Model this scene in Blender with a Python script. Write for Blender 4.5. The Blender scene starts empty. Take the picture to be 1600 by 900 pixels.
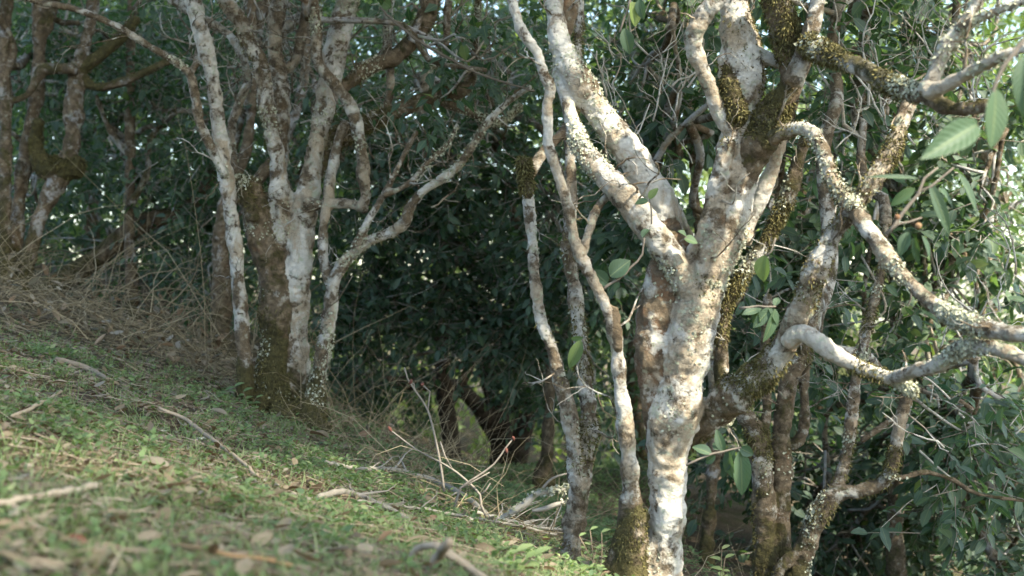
import bpy, math, random
import numpy as np
from mathutils import Vector

random.seed(7)
RNG = np.random.default_rng(11)
scene = bpy.context.scene
COL = scene.collection

# ------------------------------------------------------------------ camera
F = 2000.0                                   # focal length in pixels of the 1600 px wide photograph
cam_d = bpy.data.cameras.new('camera')
cam_d.sensor_width = 36.0
cam_d.lens = 36.0 * F / 1600.0
cam_d.clip_start = 0.05
cam_d.clip_end = 600.0
cam_d.dof.use_dof = True
cam_d.dof.focus_distance = 4.7
cam_d.dof.aperture_fstop = 3.3
cam = bpy.data.objects.new('camera', cam_d)
COL.objects.link(cam)
cam.location = (0, 0, 0)
cam.rotation_euler = (math.radians(90), 0, 0)
scene.camera = cam

# ------------------------------------------------------------------ light
SUN_V = Vector((0.52, -0.50, 0.85)).normalized()      # towards the sun
sun_el = math.asin(SUN_V.z)
sun_az = math.atan2(SUN_V.x, SUN_V.y)                 # from +Y towards +X
world = bpy.data.worlds.new('World')
scene.world = world
world.use_nodes = True
wn = world.node_tree.nodes
wl = world.node_tree.links
wn.clear()
sky = wn.new('ShaderNodeTexSky')
sky.sky_type = 'NISHITA'
sky.sun_disc = False
sky.sun_elevation = sun_el
sky.sun_rotation = sun_az
sky.air_density = 1.0
sky.dust_density = 1.2
sky.ozone_density = 1.0
bg = wn.new('ShaderNodeBackground')
bg.inputs['Strength'].default_value = 0.15
wo = wn.new('ShaderNodeOutputWorld')
wl.new(sky.outputs[0], bg.inputs['Color'])
wl.new(bg.outputs[0], wo.inputs['Surface'])

sd = bpy.data.lights.new('sun', 'SUN')
sd.energy = 2.9
sd.angle = math.radians(1.5)
sd.color = (1.0, 0.95, 0.87)
so = bpy.data.objects.new('sun', sd)
COL.objects.link(so)
so.rotation_euler = (-SUN_V).to_track_quat('-Z', 'Y').to_euler()

scene.view_settings.view_transform = 'Standard'
scene.view_settings.look = 'None'
scene.view_settings.exposure = 2.3
scene.view_settings.gamma = 1.0
scene.view_settings.use_white_balance = True
scene.view_settings.white_balance_temperature = 6950
scene.view_settings.white_balance_tint = 8
scene.view_settings.use_curve_mapping = False
scene.render.engine = 'CYCLES'
scene.cycles.use_denoising = True
scene.cycles.max_bounces = 7
scene.cycles.diffuse_bounces = 4
scene.cycles.glossy_bounces = 2
scene.cycles.transmission_bounces = 4
scene.cycles.transparent_max_bounces = 4
scene.cycles.caustics_reflective = False
scene.cycles.caustics_refractive = False
scene.cycles.sample_clamp_indirect = 6.0
scene.cycles.use_adaptive_sampling = True

# ------------------------------------------------------------------ small maths
def at(px, py, d):
    return np.array([(px - 800.0) / F * d, d, (450.0 - py) / F * d])

def unit(v):
    return v / np.maximum(np.linalg.norm(v, axis=-1, keepdims=True), 1e-9)

def hash3(ix, iy, iz, seed):
    h = (ix.astype(np.int64) * 73856093) ^ (iy.astype(np.int64) * 19349663) ^ (iz.astype(np.int64) * 83492791) ^ (seed * 2654435)
    h = (h ^ (h >> 13)) * 1274126177
    h = h ^ (h >> 16)
    return (h & 0xFFFF).astype(np.float64) / 65535.0

def vnoise(P, scale, seed=0):
    """smooth value noise, about -1..1"""
    Q = np.asarray(P) * scale
    I = np.floor(Q).astype(np.int64)
    f = Q - I
    f = f * f * (3 - 2 * f)
    out = np.zeros(len(Q))
    for dx in (0, 1):
        wx = f[:, 0] if dx else 1 - f[:, 0]
        for dy in (0, 1):
            wy = f[:, 1] if dy else 1 - f[:, 1]
            for dz in (0, 1):
                wz = f[:, 2] if dz else 1 - f[:, 2]
                out += wx * wy * wz * hash3(I[:, 0] + dx, I[:, 1] + dy, I[:, 2] + dz, seed)
    return out * 2 - 1

def spline(P, step):
    """Catmull-Rom through rows of P (first three columns are the place), resampled about every step metres"""
    P = np.asarray(P, float)
    if len(P) == 2:
        P = np.vstack([P[0], P.mean(0), P[1]])
    E = np.vstack([2 * P[0] - P[1], P, 2 * P[-1] - P[-2]])
    out = []
    for i in range(1, len(E) - 2):
        n = max(1, int(np.linalg.norm(E[i + 1, :3] - E[i, :3]) / step))
        t = (np.arange(n) / n)[:, None]
        a, b, c, d = E[i - 1], E[i], E[i + 1], E[i + 2]
        out.append(0.5 * (2 * b + (c - a) * t + (2 * a - 5 * b + 4 * c - d) * t ** 2 + (3 * b - a - 3 * c + d) * t ** 3))
    out.append(E[-2][None, :])
    return np.vstack(out)

# ------------------------------------------------------------------ mesh building
class MB:
    """collects vertices, faces and one colour attribute, then links one mesh object"""
    def __init__(self):
        self.v, self.q, self.t, self.a, self.n = [], [], [], [], 0
    def add(self, V, quads=None, tris=None, attr=None):
        V = np.asarray(V, float)
        if quads is not None and len(quads):
            self.q.append(np.asarray(quads, np.int64) + self.n)
        if tris is not None and len(tris):
            self.t.append(np.asarray(tris, np.int64) + self.n)
        if attr is None:
            attr = np.zeros((len(V), 4))
        self.v.append(V)
        self.a.append(np.asarray(attr, float))
        self.n += len(V)
    def tube(self, P, R, sides=5, attr=(0, 0, 0, 0), cap=True):
        P = np.asarray(P, float)
        R = np.broadcast_to(np.asarray(R, float), (len(P),))
        T = unit(np.gradient(P, axis=0))
        ref = np.array([0.31, 0.95, 0.11]) if abs(T[0] @ np.array([0.31, 0.95, 0.11])) < 0.9 else np.array([1.0, 0, 0])
        N = np.empty_like(P)
        n = ref - T[0] * (ref @ T[0])
        n /= np.linalg.norm(n)
        for i in range(len(P)):
            n = n - T[i] * (n @ T[i])
            n /= max(np.linalg.norm(n), 1e-9)
            N[i] = n
        B = np.cross(T, N)
        ang = np.arange(sides) / sides * 2 * math.pi
        V = P[:, None, :] + R[:, None, None] * (np.cos(ang)[None, :, None] * N[:, None, :] + np.sin(ang)[None, :, None] * B[:, None, :])
        V = V.reshape(-1, 3)
        k = len(P)
        i = np.arange(k - 1)[:, None] * sides
        j = np.arange(sides)[None, :]
        j2 = (j + 1) % sides
        Q = np.stack([i + j, i + j2, i + sides + j2, i + sides + j], -1).reshape(-1, 4)
        tris = []
        if cap:
            V = np.vstack([V, P[0] - T[0] * R[0] * 0.3, P[-1] + T[-1] * R[-1] * 0.5])
            c0, c1 = k * sides, k * sides + 1
            for s in range(sides):
                s2 = (s + 1) % sides
                tris.append((c0, s2, s))
                tris.append((c1, (k - 1) * sides + s, (k - 1) * sides + s2))
        self.add(V, Q, tris, np.tile(np.asarray(attr, float), (len(V), 1)))
    def mesh(self, name, attr_name='data', smooth=True):
        V = np.vstack(self.v)
        A = np.vstack(self.a)
        Q = np.vstack(self.q) if self.q else np.zeros((0, 4), np.int64)
        T = np.vstack(self.t) if self.t else np.zeros((0, 3), np.int64)
        me = bpy.data.meshes.new(name)
        me.vertices.add(len(V))
        me.vertices.foreach_set('co', V.astype(np.float32).ravel())
        nl = Q.size + T.size
        me.loops.add(nl)
        me.loops.foreach_set('vertex_index', np.concatenate([Q.ravel(), T.ravel()]).astype(np.int32))
        me.polygons.add(len(Q) + len(T))
        st = np.concatenate([np.arange(len(Q)) * 4, Q.size + np.arange(len(T)) * 3]).astype(np.int32)
        me.polygons.foreach_set('loop_start', st)
        if smooth:
            me.polygons.foreach_set('use_smooth', np.ones(len(Q) + len(T), bool))
        at_ = me.attributes.new(attr_name, 'FLOAT_COLOR', 'POINT')
        at_.data.foreach_set('color', A.astype(np.float32).ravel())
        me.update()
        me.validate()
        return me
    def build(self, name, mat, parent=None, smooth=True):
        if self.n == 0:
            return None
        return link(name, self.mesh(name, smooth=smooth), mat, parent)

def link(name, me, mat, parent=None):
    o = bpy.data.objects.new(name, me)
    COL.objects.link(o)
    if mat is not None:
        me.materials.append(mat)
    if parent is not None:
        o.parent = parent
        o.location = -np.array(parent.location) if parent.type == 'EMPTY' else (0, 0, 0)
    return o

def empty(name, loc, label, cat, group=None):
    o = bpy.data.objects.new(name, None)
    o.empty_display_size = 0.1
    COL.objects.link(o)
    o.location = tuple(float(c) for c in loc)
    return tag(o, label, cat, group)

def tag(o, label=None, cat=None, group=None, kind=None):
    for k, v in (('label', label), ('category', cat), ('group', group), ('kind', kind)):
        if v:
            o[k] = v
    return o

# ------------------------------------------------------------------ materials
class NT:
    def __init__(self, name):
        self.m = bpy.data.materials.new(name)
        self.m.use_nodes = True
        self.t = self.m.node_tree
        self.t.nodes.clear()
    def n(self, typ, ins=None, **props):
        nd = self.t.nodes.new(typ)
        for k, v in props.items():
            setattr(nd, k, v)
        for k, v in (ins or {}).items():
            self.set(nd.inputs[k], v)
        return nd
    def set(self, sock, v):
        if isinstance(v, bpy.types.NodeSocket):
            self.t.links.new(v, sock)
        elif isinstance(v, bpy.types.Node):
            self.t.links.new(v.outputs[0], sock)
        else:
            sock.default_value = v
    def math(self, op, a, b=0.0, c=0.0, clamp=False):
        nd = self.n('ShaderNodeMath', {0: a, 1: b, 2: c}, operation=op)
        nd.use_clamp = clamp
        return nd.outputs[0]
    def noise(self, vec, scale, detail=5.0, rough=0.6, dist=0.0):
        return self.n('ShaderNodeTexNoise', {'Vector': vec, 'Scale': scale, 'Detail': detail, 'Roughness': rough, 'Distortion': dist}).outputs[0]
    def step(self, x, lo, hi):
        return self.n('ShaderNodeMapRange', {'Value': x, 'From Min': lo, 'From Max': hi, 'To Min': 0.0, 'To Max': 1.0}, interpolation_type='SMOOTHSTEP').outputs[0]
    def mix(self, fac, a, b, mode='MIX'):
        nd = self.n('ShaderNodeMix', data_type='RGBA', blend_type=mode)
        self.set(nd.inputs[0], fac)
        self.set(nd.inputs[6], (*a, 1.0) if isinstance(a, tuple) else a)
        self.set(nd.inputs[7], (*b, 1.0) if isinstance(b, tuple) else b)
        return nd.outputs[2]
    def ramp(self, x, stops):
        nd = self.n('ShaderNodeValToRGB', {0: x})
        cr = nd.color_ramp
        while len(cr.elements) < len(stops):
            cr.elements.new(0.5)
        for e, (p, c) in zip(cr.elements, stops):
            e.position = p
            e.color = (*c, 1.0)
        return nd.outputs[0]
    def pos(self, off=(0, 0, 0), sc=(1, 1, 1)):
        tc = self.n('ShaderNodeTexCoord')
        return self.n('ShaderNodeMapping', {'Vector': tc.outputs['Object'], 'Location': off, 'Scale': sc}).outputs[0]
    def attr(self, name='data'):
        a = self.n('ShaderNodeAttribute', attribute_name=name)
        s = self.n('ShaderNodeSeparateColor', {0: a.outputs['Color']})
        return s.outputs[0], s.outputs[1], s.outputs[2], a.outputs['Alpha']
    def out(self, shader):
        o = self.n('ShaderNodeOutputMaterial')
        self.t.links.new(shader if isinstance(shader, bpy.types.NodeSocket) else shader.outputs[0], o.inputs['Surface'])
        return self.m

def bark_material(name, whitecol=(0.58, 0.545, 0.46), fine=1.0, shade_mul=1.0):
    """brown bark crusted with white and green-grey lichen; data = (moss, white, red-brown, random)"""
    g = NT(name)
    moss, white, red, rnd = g.attr()
    p = g.pos()
    p2 = g.pos((3.1, 1.7, 5.2))
    p3 = g.pos((9.3, 4.1, 0.7), (1, 1, 1.15))
    big = g.noise(p, 9.0 * fine, 9, 0.58, 0.5)
    mid = g.noise(p2, 31.0 * fine, 7, 0.65, 0.3)
    fin = g.noise(p, 150.0 * fine, 5, 0.7)
    band = g.noise(p3, 14.0 * fine, 6, 0.6, 0.8)
    # brown bark underneath
    brown = g.ramp(mid, [(0.28, (0.050, 0.037, 0.023)), (0.5, (0.140, 0.103, 0.062)), (0.72, (0.26, 0.20, 0.125))])
    brown = g.mix(g.math('MULTIPLY', g.step(g.math('ADD', band, g.math('MULTIPLY', red, 0.28)), 0.62, 0.76), 0.65), brown, (0.18, 0.095, 0.048))
    if shade_mul < 1.0:
        brown = g.mix(1.0, brown, (shade_mul, shade_mul, shade_mul), 'MULTIPLY')  # darkens the brown to stand in for shade
    # white crust
    w = g.math('ADD', g.math('MULTIPLY', big, 0.75), g.math('MULTIPLY', band, 0.35))
    w = g.math('ADD', w, g.math('MULTIPLY', g.math('SUBTRACT', mid, 0.5), 0.46))
    w = g.math('ADD', w, g.math('MULTIPLY', g.math('SUBTRACT', fin, 0.5), 0.22))
    w = g.math('ADD', w, g.math('MULTIPLY', g.math('SUBTRACT', white, 0.5), 0.40))
    wm = g.step(w, 0.50, 0.61)
    wc = g.mix(g.step(mid, 0.38, 0.66), whitecol, tuple(c * 0.76 for c in whitecol))
    wc = g.mix(g.math('MULTIPLY', g.step(g.noise(g.pos((7.7, 2.2, 3.3), (1, 1, 0.8)), 5.2 * fine, 8, 0.60, 0.8), 0.47, 0.57), g.n('ShaderNodeMapRange', {'Value': white, 'From Min': 0.72, 'From Max': 1.0, 'To Min': 0.85, 'To Max': 0.3}).outputs[0]), wc, g.mix(g.step(fin, 0.4, 0.6), (0.36, 0.285, 0.185), (0.26, 0.195, 0.12)))  # stains fade at highest white so the sunlit elbow limb stays bright
    wc = g.mix(g.math('MULTIPLY', g.step(g.noise(p3, 22.0 * fine, 6, 0.65, 0.4), 0.55, 0.64), 0.8), wc, (0.36, 0.38, 0.27))
    wc = g.mix(g.math('MULTIPLY', g.step(g.noise(p2, 17.0 * fine, 5, 0.6, 0.6), 0.57, 0.70), 0.7), wc, (0.38, 0.28, 0.185))
    wc = g.mix(g.math('MULTIPLY', g.step(fin, 0.60, 0.72), 0.6), wc, (0.16, 0.13, 0.09))
    col = g.mix(wm, brown, wc)
    # round crusts of lichen with a darker rim, and fine cracks round the stem
    v2 = g.n('ShaderNodeTexVoronoi', {'Vector': g.n('ShaderNodeVectorMath', {0: p2, 1: g.n('ShaderNodeTexNoise', {'Vector': p, 'Scale': 30.0, 'Detail': 3.0}).outputs['Color']}, operation='MULTIPLY_ADD').outputs[0], 'Scale': 15.0 * fine, 'Randomness': 1.0})
    v2.inputs['Vector'].links[0].from_node.inputs[2].default_value = (0, 0, 0)
    cell = g.n('ShaderNodeSeparateColor', {0: v2.outputs['Color']})
    rad = g.math('MULTIPLY_ADD', cell.outputs[1], 0.26, 0.10)
    disc = g.step(g.math('SUBTRACT', rad, v2.outputs['Distance']), 0.0, 0.03)
    disc = g.math('MULTIPLY', disc, g.step(cell.outputs[0], 0.50, 0.52))
    rim = g.math('MULTIPLY', disc, g.step(g.math('SUBTRACT', v2.outputs['Distance'], g.math('SUBTRACT', rad, 0.05)), 0.0, 0.03))
    disc = g.math('MULTIPLY', disc, g.step(white, 0.15, 0.5))
    col = g.mix(g.math('MULTIPLY', disc, 0.75), col, g.mix(cell.outputs[2], (0.47, 0.48, 0.39), (0.60, 0.57, 0.50)))
    col = g.mix(g.math('MULTIPLY', rim, 0.45), col, (0.20, 0.19, 0.14))
    crk = g.noise(g.pos((1.3, 5.5, 2.9), (1, 1, 2.2)), 11.0 * fine, 5, 0.6, 0.6)
    crk = g.step(g.math('SUBTRACT', 0.014, g.math('ABSOLUTE', g.math('SUBTRACT', crk, 0.5))), 0.0, 0.012)
    col = g.mix(g.math('MULTIPLY', crk, 0.16), col, (0.09, 0.07, 0.05))
    # pale speckles on brown
    vor = g.n('ShaderNodeTexVoronoi', {'Vector': p2, 'Scale': 42.0 * fine, 'Randomness': 1.0})
    sp = g.math('MULTIPLY', g.step(g.math('SUBTRACT', 0.40, vor.outputs['Distance']), 0.08, 0.2), g.step(mid, 0.47, 0.6))
    sp = g.math('MULTIPLY', sp, g.step(white, 0.05, 0.45))
    col = g.mix(g.math('MULTIPLY', sp, 0.6), col, (0.38, 0.39, 0.30))
    # moss film
    mo = g.math('ADD', moss, g.math('MULTIPLY', g.math('SUBTRACT', g.noise(p2, 12.0 * fine, 7, 0.68, 0.4), 0.5), 1.5))
    mm = g.step(mo, 0.42, 0.62)
    mc = g.ramp(g.noise(p, 60.0 * fine, 4, 0.7), [(0.3, (0.032, 0.029, 0.012)), (0.55, (0.082, 0.071, 0.025)), (0.78, (0.16, 0.135, 0.05))])
    col = g.mix(g.math('MULTIPLY', mm, 0.92), col, mc)
    h = g.math('ADD', g.math('MULTIPLY', wm, 0.35), g.math('MULTIPLY', mid, 0.5))
    h = g.math('ADD', h, g.math('MULTIPLY', fin, 0.45))
    h = g.math('ADD', h, g.math('MULTIPLY', disc, 0.25))
    h = g.math('ADD', h, g.math('MULTIPLY', crk, -0.15))
    h = g.math('ADD', h, g.math('MULTIPLY', g.math('MULTIPLY', mm, g.noise(p, 130.0, 3, 0.7)), 1.2))
    b = g.n('ShaderNodeBump', {'Height': h, 'Strength': 0.9, 'Distance': 0.012})
    s = g.n('ShaderNodeBsdfPrincipled', {'Base Color': col, 'Roughness': 0.9, 'Specular IOR Level': 0.2, 'Normal': b.outputs[0]})
    return g.out(s)

def leaf_material(name, stops, trans=(0.20, 0.34, 0.05), rough=0.27, tfac=0.3, spec=0.6, vein=1.0):
    """data = (along, across, random colour, extra)"""
    g = NT(name)
    t, s, r, ex = g.attr()
    col = g.ramp(r, stops)
    p = g.pos()
    col = g.mix(g.math('MULTIPLY', g.step(g.noise(p, 45.0, 4, 0.6), 0.5, 0.75), 0.35), col, g.mix(0.5, col, (0.10, 0.10, 0.04)))
    sa = g.math('ABSOLUTE', g.math('SUBTRACT', s, 0.5))
    rib = g.step(g.math('SUBTRACT', 0.055, sa), 0.0, 0.035)
    col = g.mix(g.math('MULTIPLY', rib, 0.45 * vein), col, (0.24, 0.30, 0.12))
    col = g.mix(g.math('MULTIPLY', g.step(ex, 0.3, 1.0), 1.0), col, (0.30, 0.20, 0.15))
    wv = g.math('SINE', g.math('MULTIPLY', g.math('SUBTRACT', t, g.math('MULTIPLY', sa, 0.55)), 58.0))
    h = g.math('ADD', g.math('MULTIPLY', wv, 0.22 * vein), g.math('MULTIPLY', rib, -0.8))
    b = g.n('ShaderNodeBump', {'Height': h, 'Strength': 0.55, 'Distance': 0.0022})
    geo = g.n('ShaderNodeNewGeometry')
    colb = g.mix(0.35, col, (0.10, 0.13, 0.075))
    col2 = g.mix(geo.outputs['Backfacing'], col, colb)
    rr = g.n('ShaderNodeMapRange', {'Value': geo.outputs['Backfacing'], 'To Min': rough, 'To Max': 0.6}).outputs[0]
    ps = g.n('ShaderNodeBsdfPrincipled', {'Base Color': col2, 'Roughness': rr, 'Specular IOR Level': spec, 'Normal': b.outputs[0]})
    tcol = g.mix(0.55, g.mix(1.0, col, (2.4, 2.4, 1.6), 'MULTIPLY'), trans)
    tr = g.n('ShaderNodeBsdfTranslucent', {'Color': tcol})
    mx = g.n('ShaderNodeMixShader', {0: tfac, 1: ps.outputs[0], 2: tr.outputs[0]})
    return g.out(mx)

def plain_material(name, stops, scale=40.0, rough=0.85, bump=0.4, attr_mix=True):
    """dry things: colour by the random channel of data and by a noise"""
    g = NT(name)
    a, b_, r, ex = g.attr()
    p = g.pos()
    nz = g.noise(p, scale, 5, 0.65)
    x = g.math('ADD', g.math('MULTIPLY', r, 0.7), g.math('MULTIPLY', nz, 0.45)) if attr_mix else nz
    col = g.ramp(x, stops)
    bp = g.n('ShaderNodeBump', {'Height': g.noise(p, scale * 4, 3, 0.7), 'Strength': bump, 'Distance': 0.004})
    s = g.n('ShaderNodeBsdfPrincipled', {'Base Color': col, 'Roughness': rough, 'Specular IOR Level': 0.25, 'Normal': bp.outputs[0]})
    return g.out(s)

M_BARK = bark_material('lichen_bark')
M_BARKSHADE = bark_material('shade_dark_bark', (0.20, 0.19, 0.17), 0.8, 0.35)  # darker bark copy with the shade of the hollow in its colour
M_BARKD = bark_material('brown_bark', (0.42, 0.41, 0.38), 0.8)
GREEN = [(0.0, (0.014, 0.046, 0.035)), (0.35, (0.027, 0.072, 0.050)), (0.62, (0.045, 0.102, 0.060)),
         (0.80, (0.066, 0.130, 0.055)), (0.93, (0.11, 0.17, 0.045)), (1.0, (0.21, 0.25, 0.06))]
M_LEAF = leaf_material('tea_leaf', GREEN)
M_LEAFNEAR = leaf_material('near_leaf', [(0.0, (0.012, 0.040, 0.024)), (0.5, (0.028, 0.078, 0.036)), (0.75, (0.055, 0.125, 0.040)), (1.0, (0.20, 0.26, 0.05))], rough=0.2, tfac=0.22, spec=0.5)
M_LEAFFAR = leaf_material('far_leaf', [(0.0, (0.07, 0.13, 0.035)), (0.5, (0.14, 0.22, 0.055)), (1.0, (0.28, 0.32, 0.10))], (0.30, 0.42, 0.08), 0.5, 0.4)  # own yellow-green, lightened in the colour to read as sunlit
M_HERB = leaf_material('herb_leaf', [(0.0, (0.065, 0.125, 0.050)), (0.45, (0.15, 0.235, 0.085)), (0.8, (0.26, 0.33, 0.13)), (1.0, (0.37, 0.40, 0.19))],
                       (0.22, 0.40, 0.06), 0.55, 0.28, 0.3, 0.3)
M_LITTER = leaf_material('dead_leaf', [(0.0, (0.045, 0.03, 0.024)), (0.3, (0.14, 0.085, 0.05)), (0.55, (0.26, 0.165, 0.10)), (0.8, (0.36, 0.27, 0.19)), (1.0, (0.46, 0.42, 0.38))],
                         (0.25, 0.14, 0.06), 0.6, 0.12, 0.3, 0.5)
M_STRAW = plain_material('dry_stem', [(0.1, (0.06, 0.045, 0.03)), (0.4, (0.17, 0.125, 0.08)), (0.7, (0.32, 0.25, 0.17)), (1.0, (0.46, 0.39, 0.29))])
M_TWIG = plain_material('twig_bark', [(0.1, (0.07, 0.058, 0.045)), (0.45, (0.20, 0.17, 0.13)), (0.75, (0.34, 0.31, 0.25)), (1.0, (0.46, 0.43, 0.37))])
M_BRUSH = plain_material('brush_stem', [(0.1, (0.06, 0.047, 0.027)), (0.4, (0.16, 0.125, 0.070)), (0.7, (0.30, 0.24, 0.14)), (1.0, (0.47, 0.39, 0.25))])
M_LICHEN = plain_material('leafy_lichen', [(0.1, (0.20, 0.21, 0.135)), (0.5, (0.36, 0.365, 0.25)), (1.0, (0.50, 0.49, 0.37))], 60.0, 0.95)
M_MOSS = plain_material('hanging_moss', [(0.1, (0.03, 0.027, 0.009)), (0.45, (0.085, 0.074, 0.024)), (0.8, (0.16, 0.14, 0.05)), (1.0, (0.24, 0.21, 0.09))], 30.0, 0.95)

# ------------------------------------------------------------------ ground
CTRL = [(0, 900, 1.75), (300, 900, 1.95), (600, 900, 2.3), (800, 900, 2.8), (900, 915, 3.6), (1020, 950, 4.0), (885, 880, 4.4),
        (860, 838, 5.0), (640, 742, 6.0), (500, 668, 6.5), (430, 655, 6.5), (370, 618, 6.6), (200, 568, 6.4), (0, 512, 6.1),
        (0, 452, 9.0), (-250, 440, 9.0), (0, 470, 7.6), (150, 500, 7.8), (200, 480, 9.5), (0, 448, 11.5), (200, 475, 11.5), (400, 595, 8.5), (580, 680, 8.0), (520, 690, 9.8), (560, 705, 12.0), (700, 722, 11.0), (780, 748, 13.0), (900, 740, 13.5),
        (1200, 965, 5.2), (1105, 890, 7.0), (1300, 890, 9.0), (1600, 920, 9.0), (1600, 1010, 6.0), (1300, 760, 14.0), (300, 440, 13.0),
        (600, 705, 15.0), (800, 775, 16.0)]
CP = np.array([at(*c) for c in CTRL] + [(0, 0.2, -0.36), (-2.5, 0.3, 0.10), (2.5, 0.3, -0.95), (-6, 5, 0.35), (-7, 12, 0.35), (7, 5, -2.2), (8, 14, -3.0),
                                        (0, 22, -4.0), (-10, 25, -0.6), (12, 25, -5.0)])
A_ = np.column_stack([np.ones(len(CP)), CP[:, 0], CP[:, 1]])
PL, *_ = np.linalg.lstsq(A_, CP[:, 2], rcond=None)
RES = CP[:, 2] - A_ @ PL
D2 = ((CP[:, None, :2] - CP[None, :, :2]) ** 2).sum(-1)
KW = np.linalg.solve(np.exp(-D2 / (2 * 1.7 ** 2)) + 0.06 * np.eye(len(CP)), RES)

def ground(x, y, rough=True):
    x = np.atleast_1d(np.asarray(x, float))
    y = np.atleast_1d(np.asarray(y, float))
    d2 = (x[:, None] - CP[None, :, 0]) ** 2 + (y[:, None] - CP[None, :, 1]) ** 2
    xx = np.clip(x, -14, 16)
    yy = np.clip(y, -8, 24)
    z = PL[0] + PL[1] * xx + PL[2] * yy + np.exp(-d2 / (2 * 1.7 ** 2)) @ KW
    if rough:
        P = np.column_stack([x, y, np.zeros_like(x)])
        z = z + 0.018 * vnoise(P, 3.1, 3) + 0.010 * vnoise(P, 8.7, 4) + 0.004 * vnoise(P, 25.0, 5)
    return z

def gz(x, y):
    return float(ground(x, y)[0])

def build_ground():
    xs = np.concatenate([np.linspace(-150, -8, 24), np.arange(-7.9, 7.9, 0.055), np.linspace(8, 150, 24)])
    ys = np.concatenate([np.linspace(-60, -1, 14), np.arange(-0.9, 15.0, 0.055), np.linspace(15.2, 220, 34)])
    X, Y = np.meshgrid(xs, ys)
    Z = np.concatenate([ground(a, b) for a, b in zip(np.array_split(X.ravel(), 40), np.array_split(Y.ravel(), 40))])
    V = np.column_stack([X.ravel(), Y.ravel(), Z])
    nx, ny = len(xs), len(ys)
    i = (np.arange(ny - 1)[:, None] * nx + np.arange(nx - 1)[None, :]).ravel()
    Q = np.column_stack([i, i + 1, i + nx + 1, i + nx])
    mb = MB()
    mb.add(V, Q)
    g = NT('forest_soil')
    p = g.pos()
    n1 = g.noise(p, 5.0, 8, 0.65)
    n2 = g.noise(p, 60.0, 6, 0.7)
    col = g.ramp(n2, [(0.25, (0.035, 0.027, 0.018)), (0.5, (0.11, 0.083, 0.056)), (0.75, (0.21, 0.165, 0.112))])
    col = g.mix(g.math('MULTIPLY', g.step(n1, 0.48, 0.62), 0.6), col, (0.045, 0.060, 0.018))
    b = g.n('ShaderNodeBump', {'Height': g.math('ADD', n2, n1), 'Strength': 1.0, 'Distance': 0.02})
    s = g.n('ShaderNodeBsdfPrincipled', {'Base Color': col, 'Roughness': 0.95, 'Specular IOR Level': 0.1, 'Normal': b.outputs[0]})
    o = mb.build('ground', g.out(s))
    tag(o, 'sloping forest floor of dark soil under weeds and litter', 'ground', kind='structure')

build_ground()

# ------------------------------------------------------------------ wood: limbs fused into one skin, then split into parts
def limb(pts, d, part='branch', moss=0.15, white=0.55, red=0.0, lich=0.0, mtuft=0.0, fade=0.35):
    n = len(pts)
    if np.isscalar(d):
        ds = np.full(n, float(d))
    else:
        d = list(d)
        ds = np.interp(np.linspace(0, 1, n), np.linspace(0, 1, len(d)), d)
    rows = []
    for (px, py, r), dd in zip(pts, ds):
        rows.append([*at(px, py, dd), r / F * dd])
    return dict(P=np.array(rows), part=part, moss=moss, white=white, red=red, lich=lich, mtuft=mtuft, fade=fade)

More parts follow.
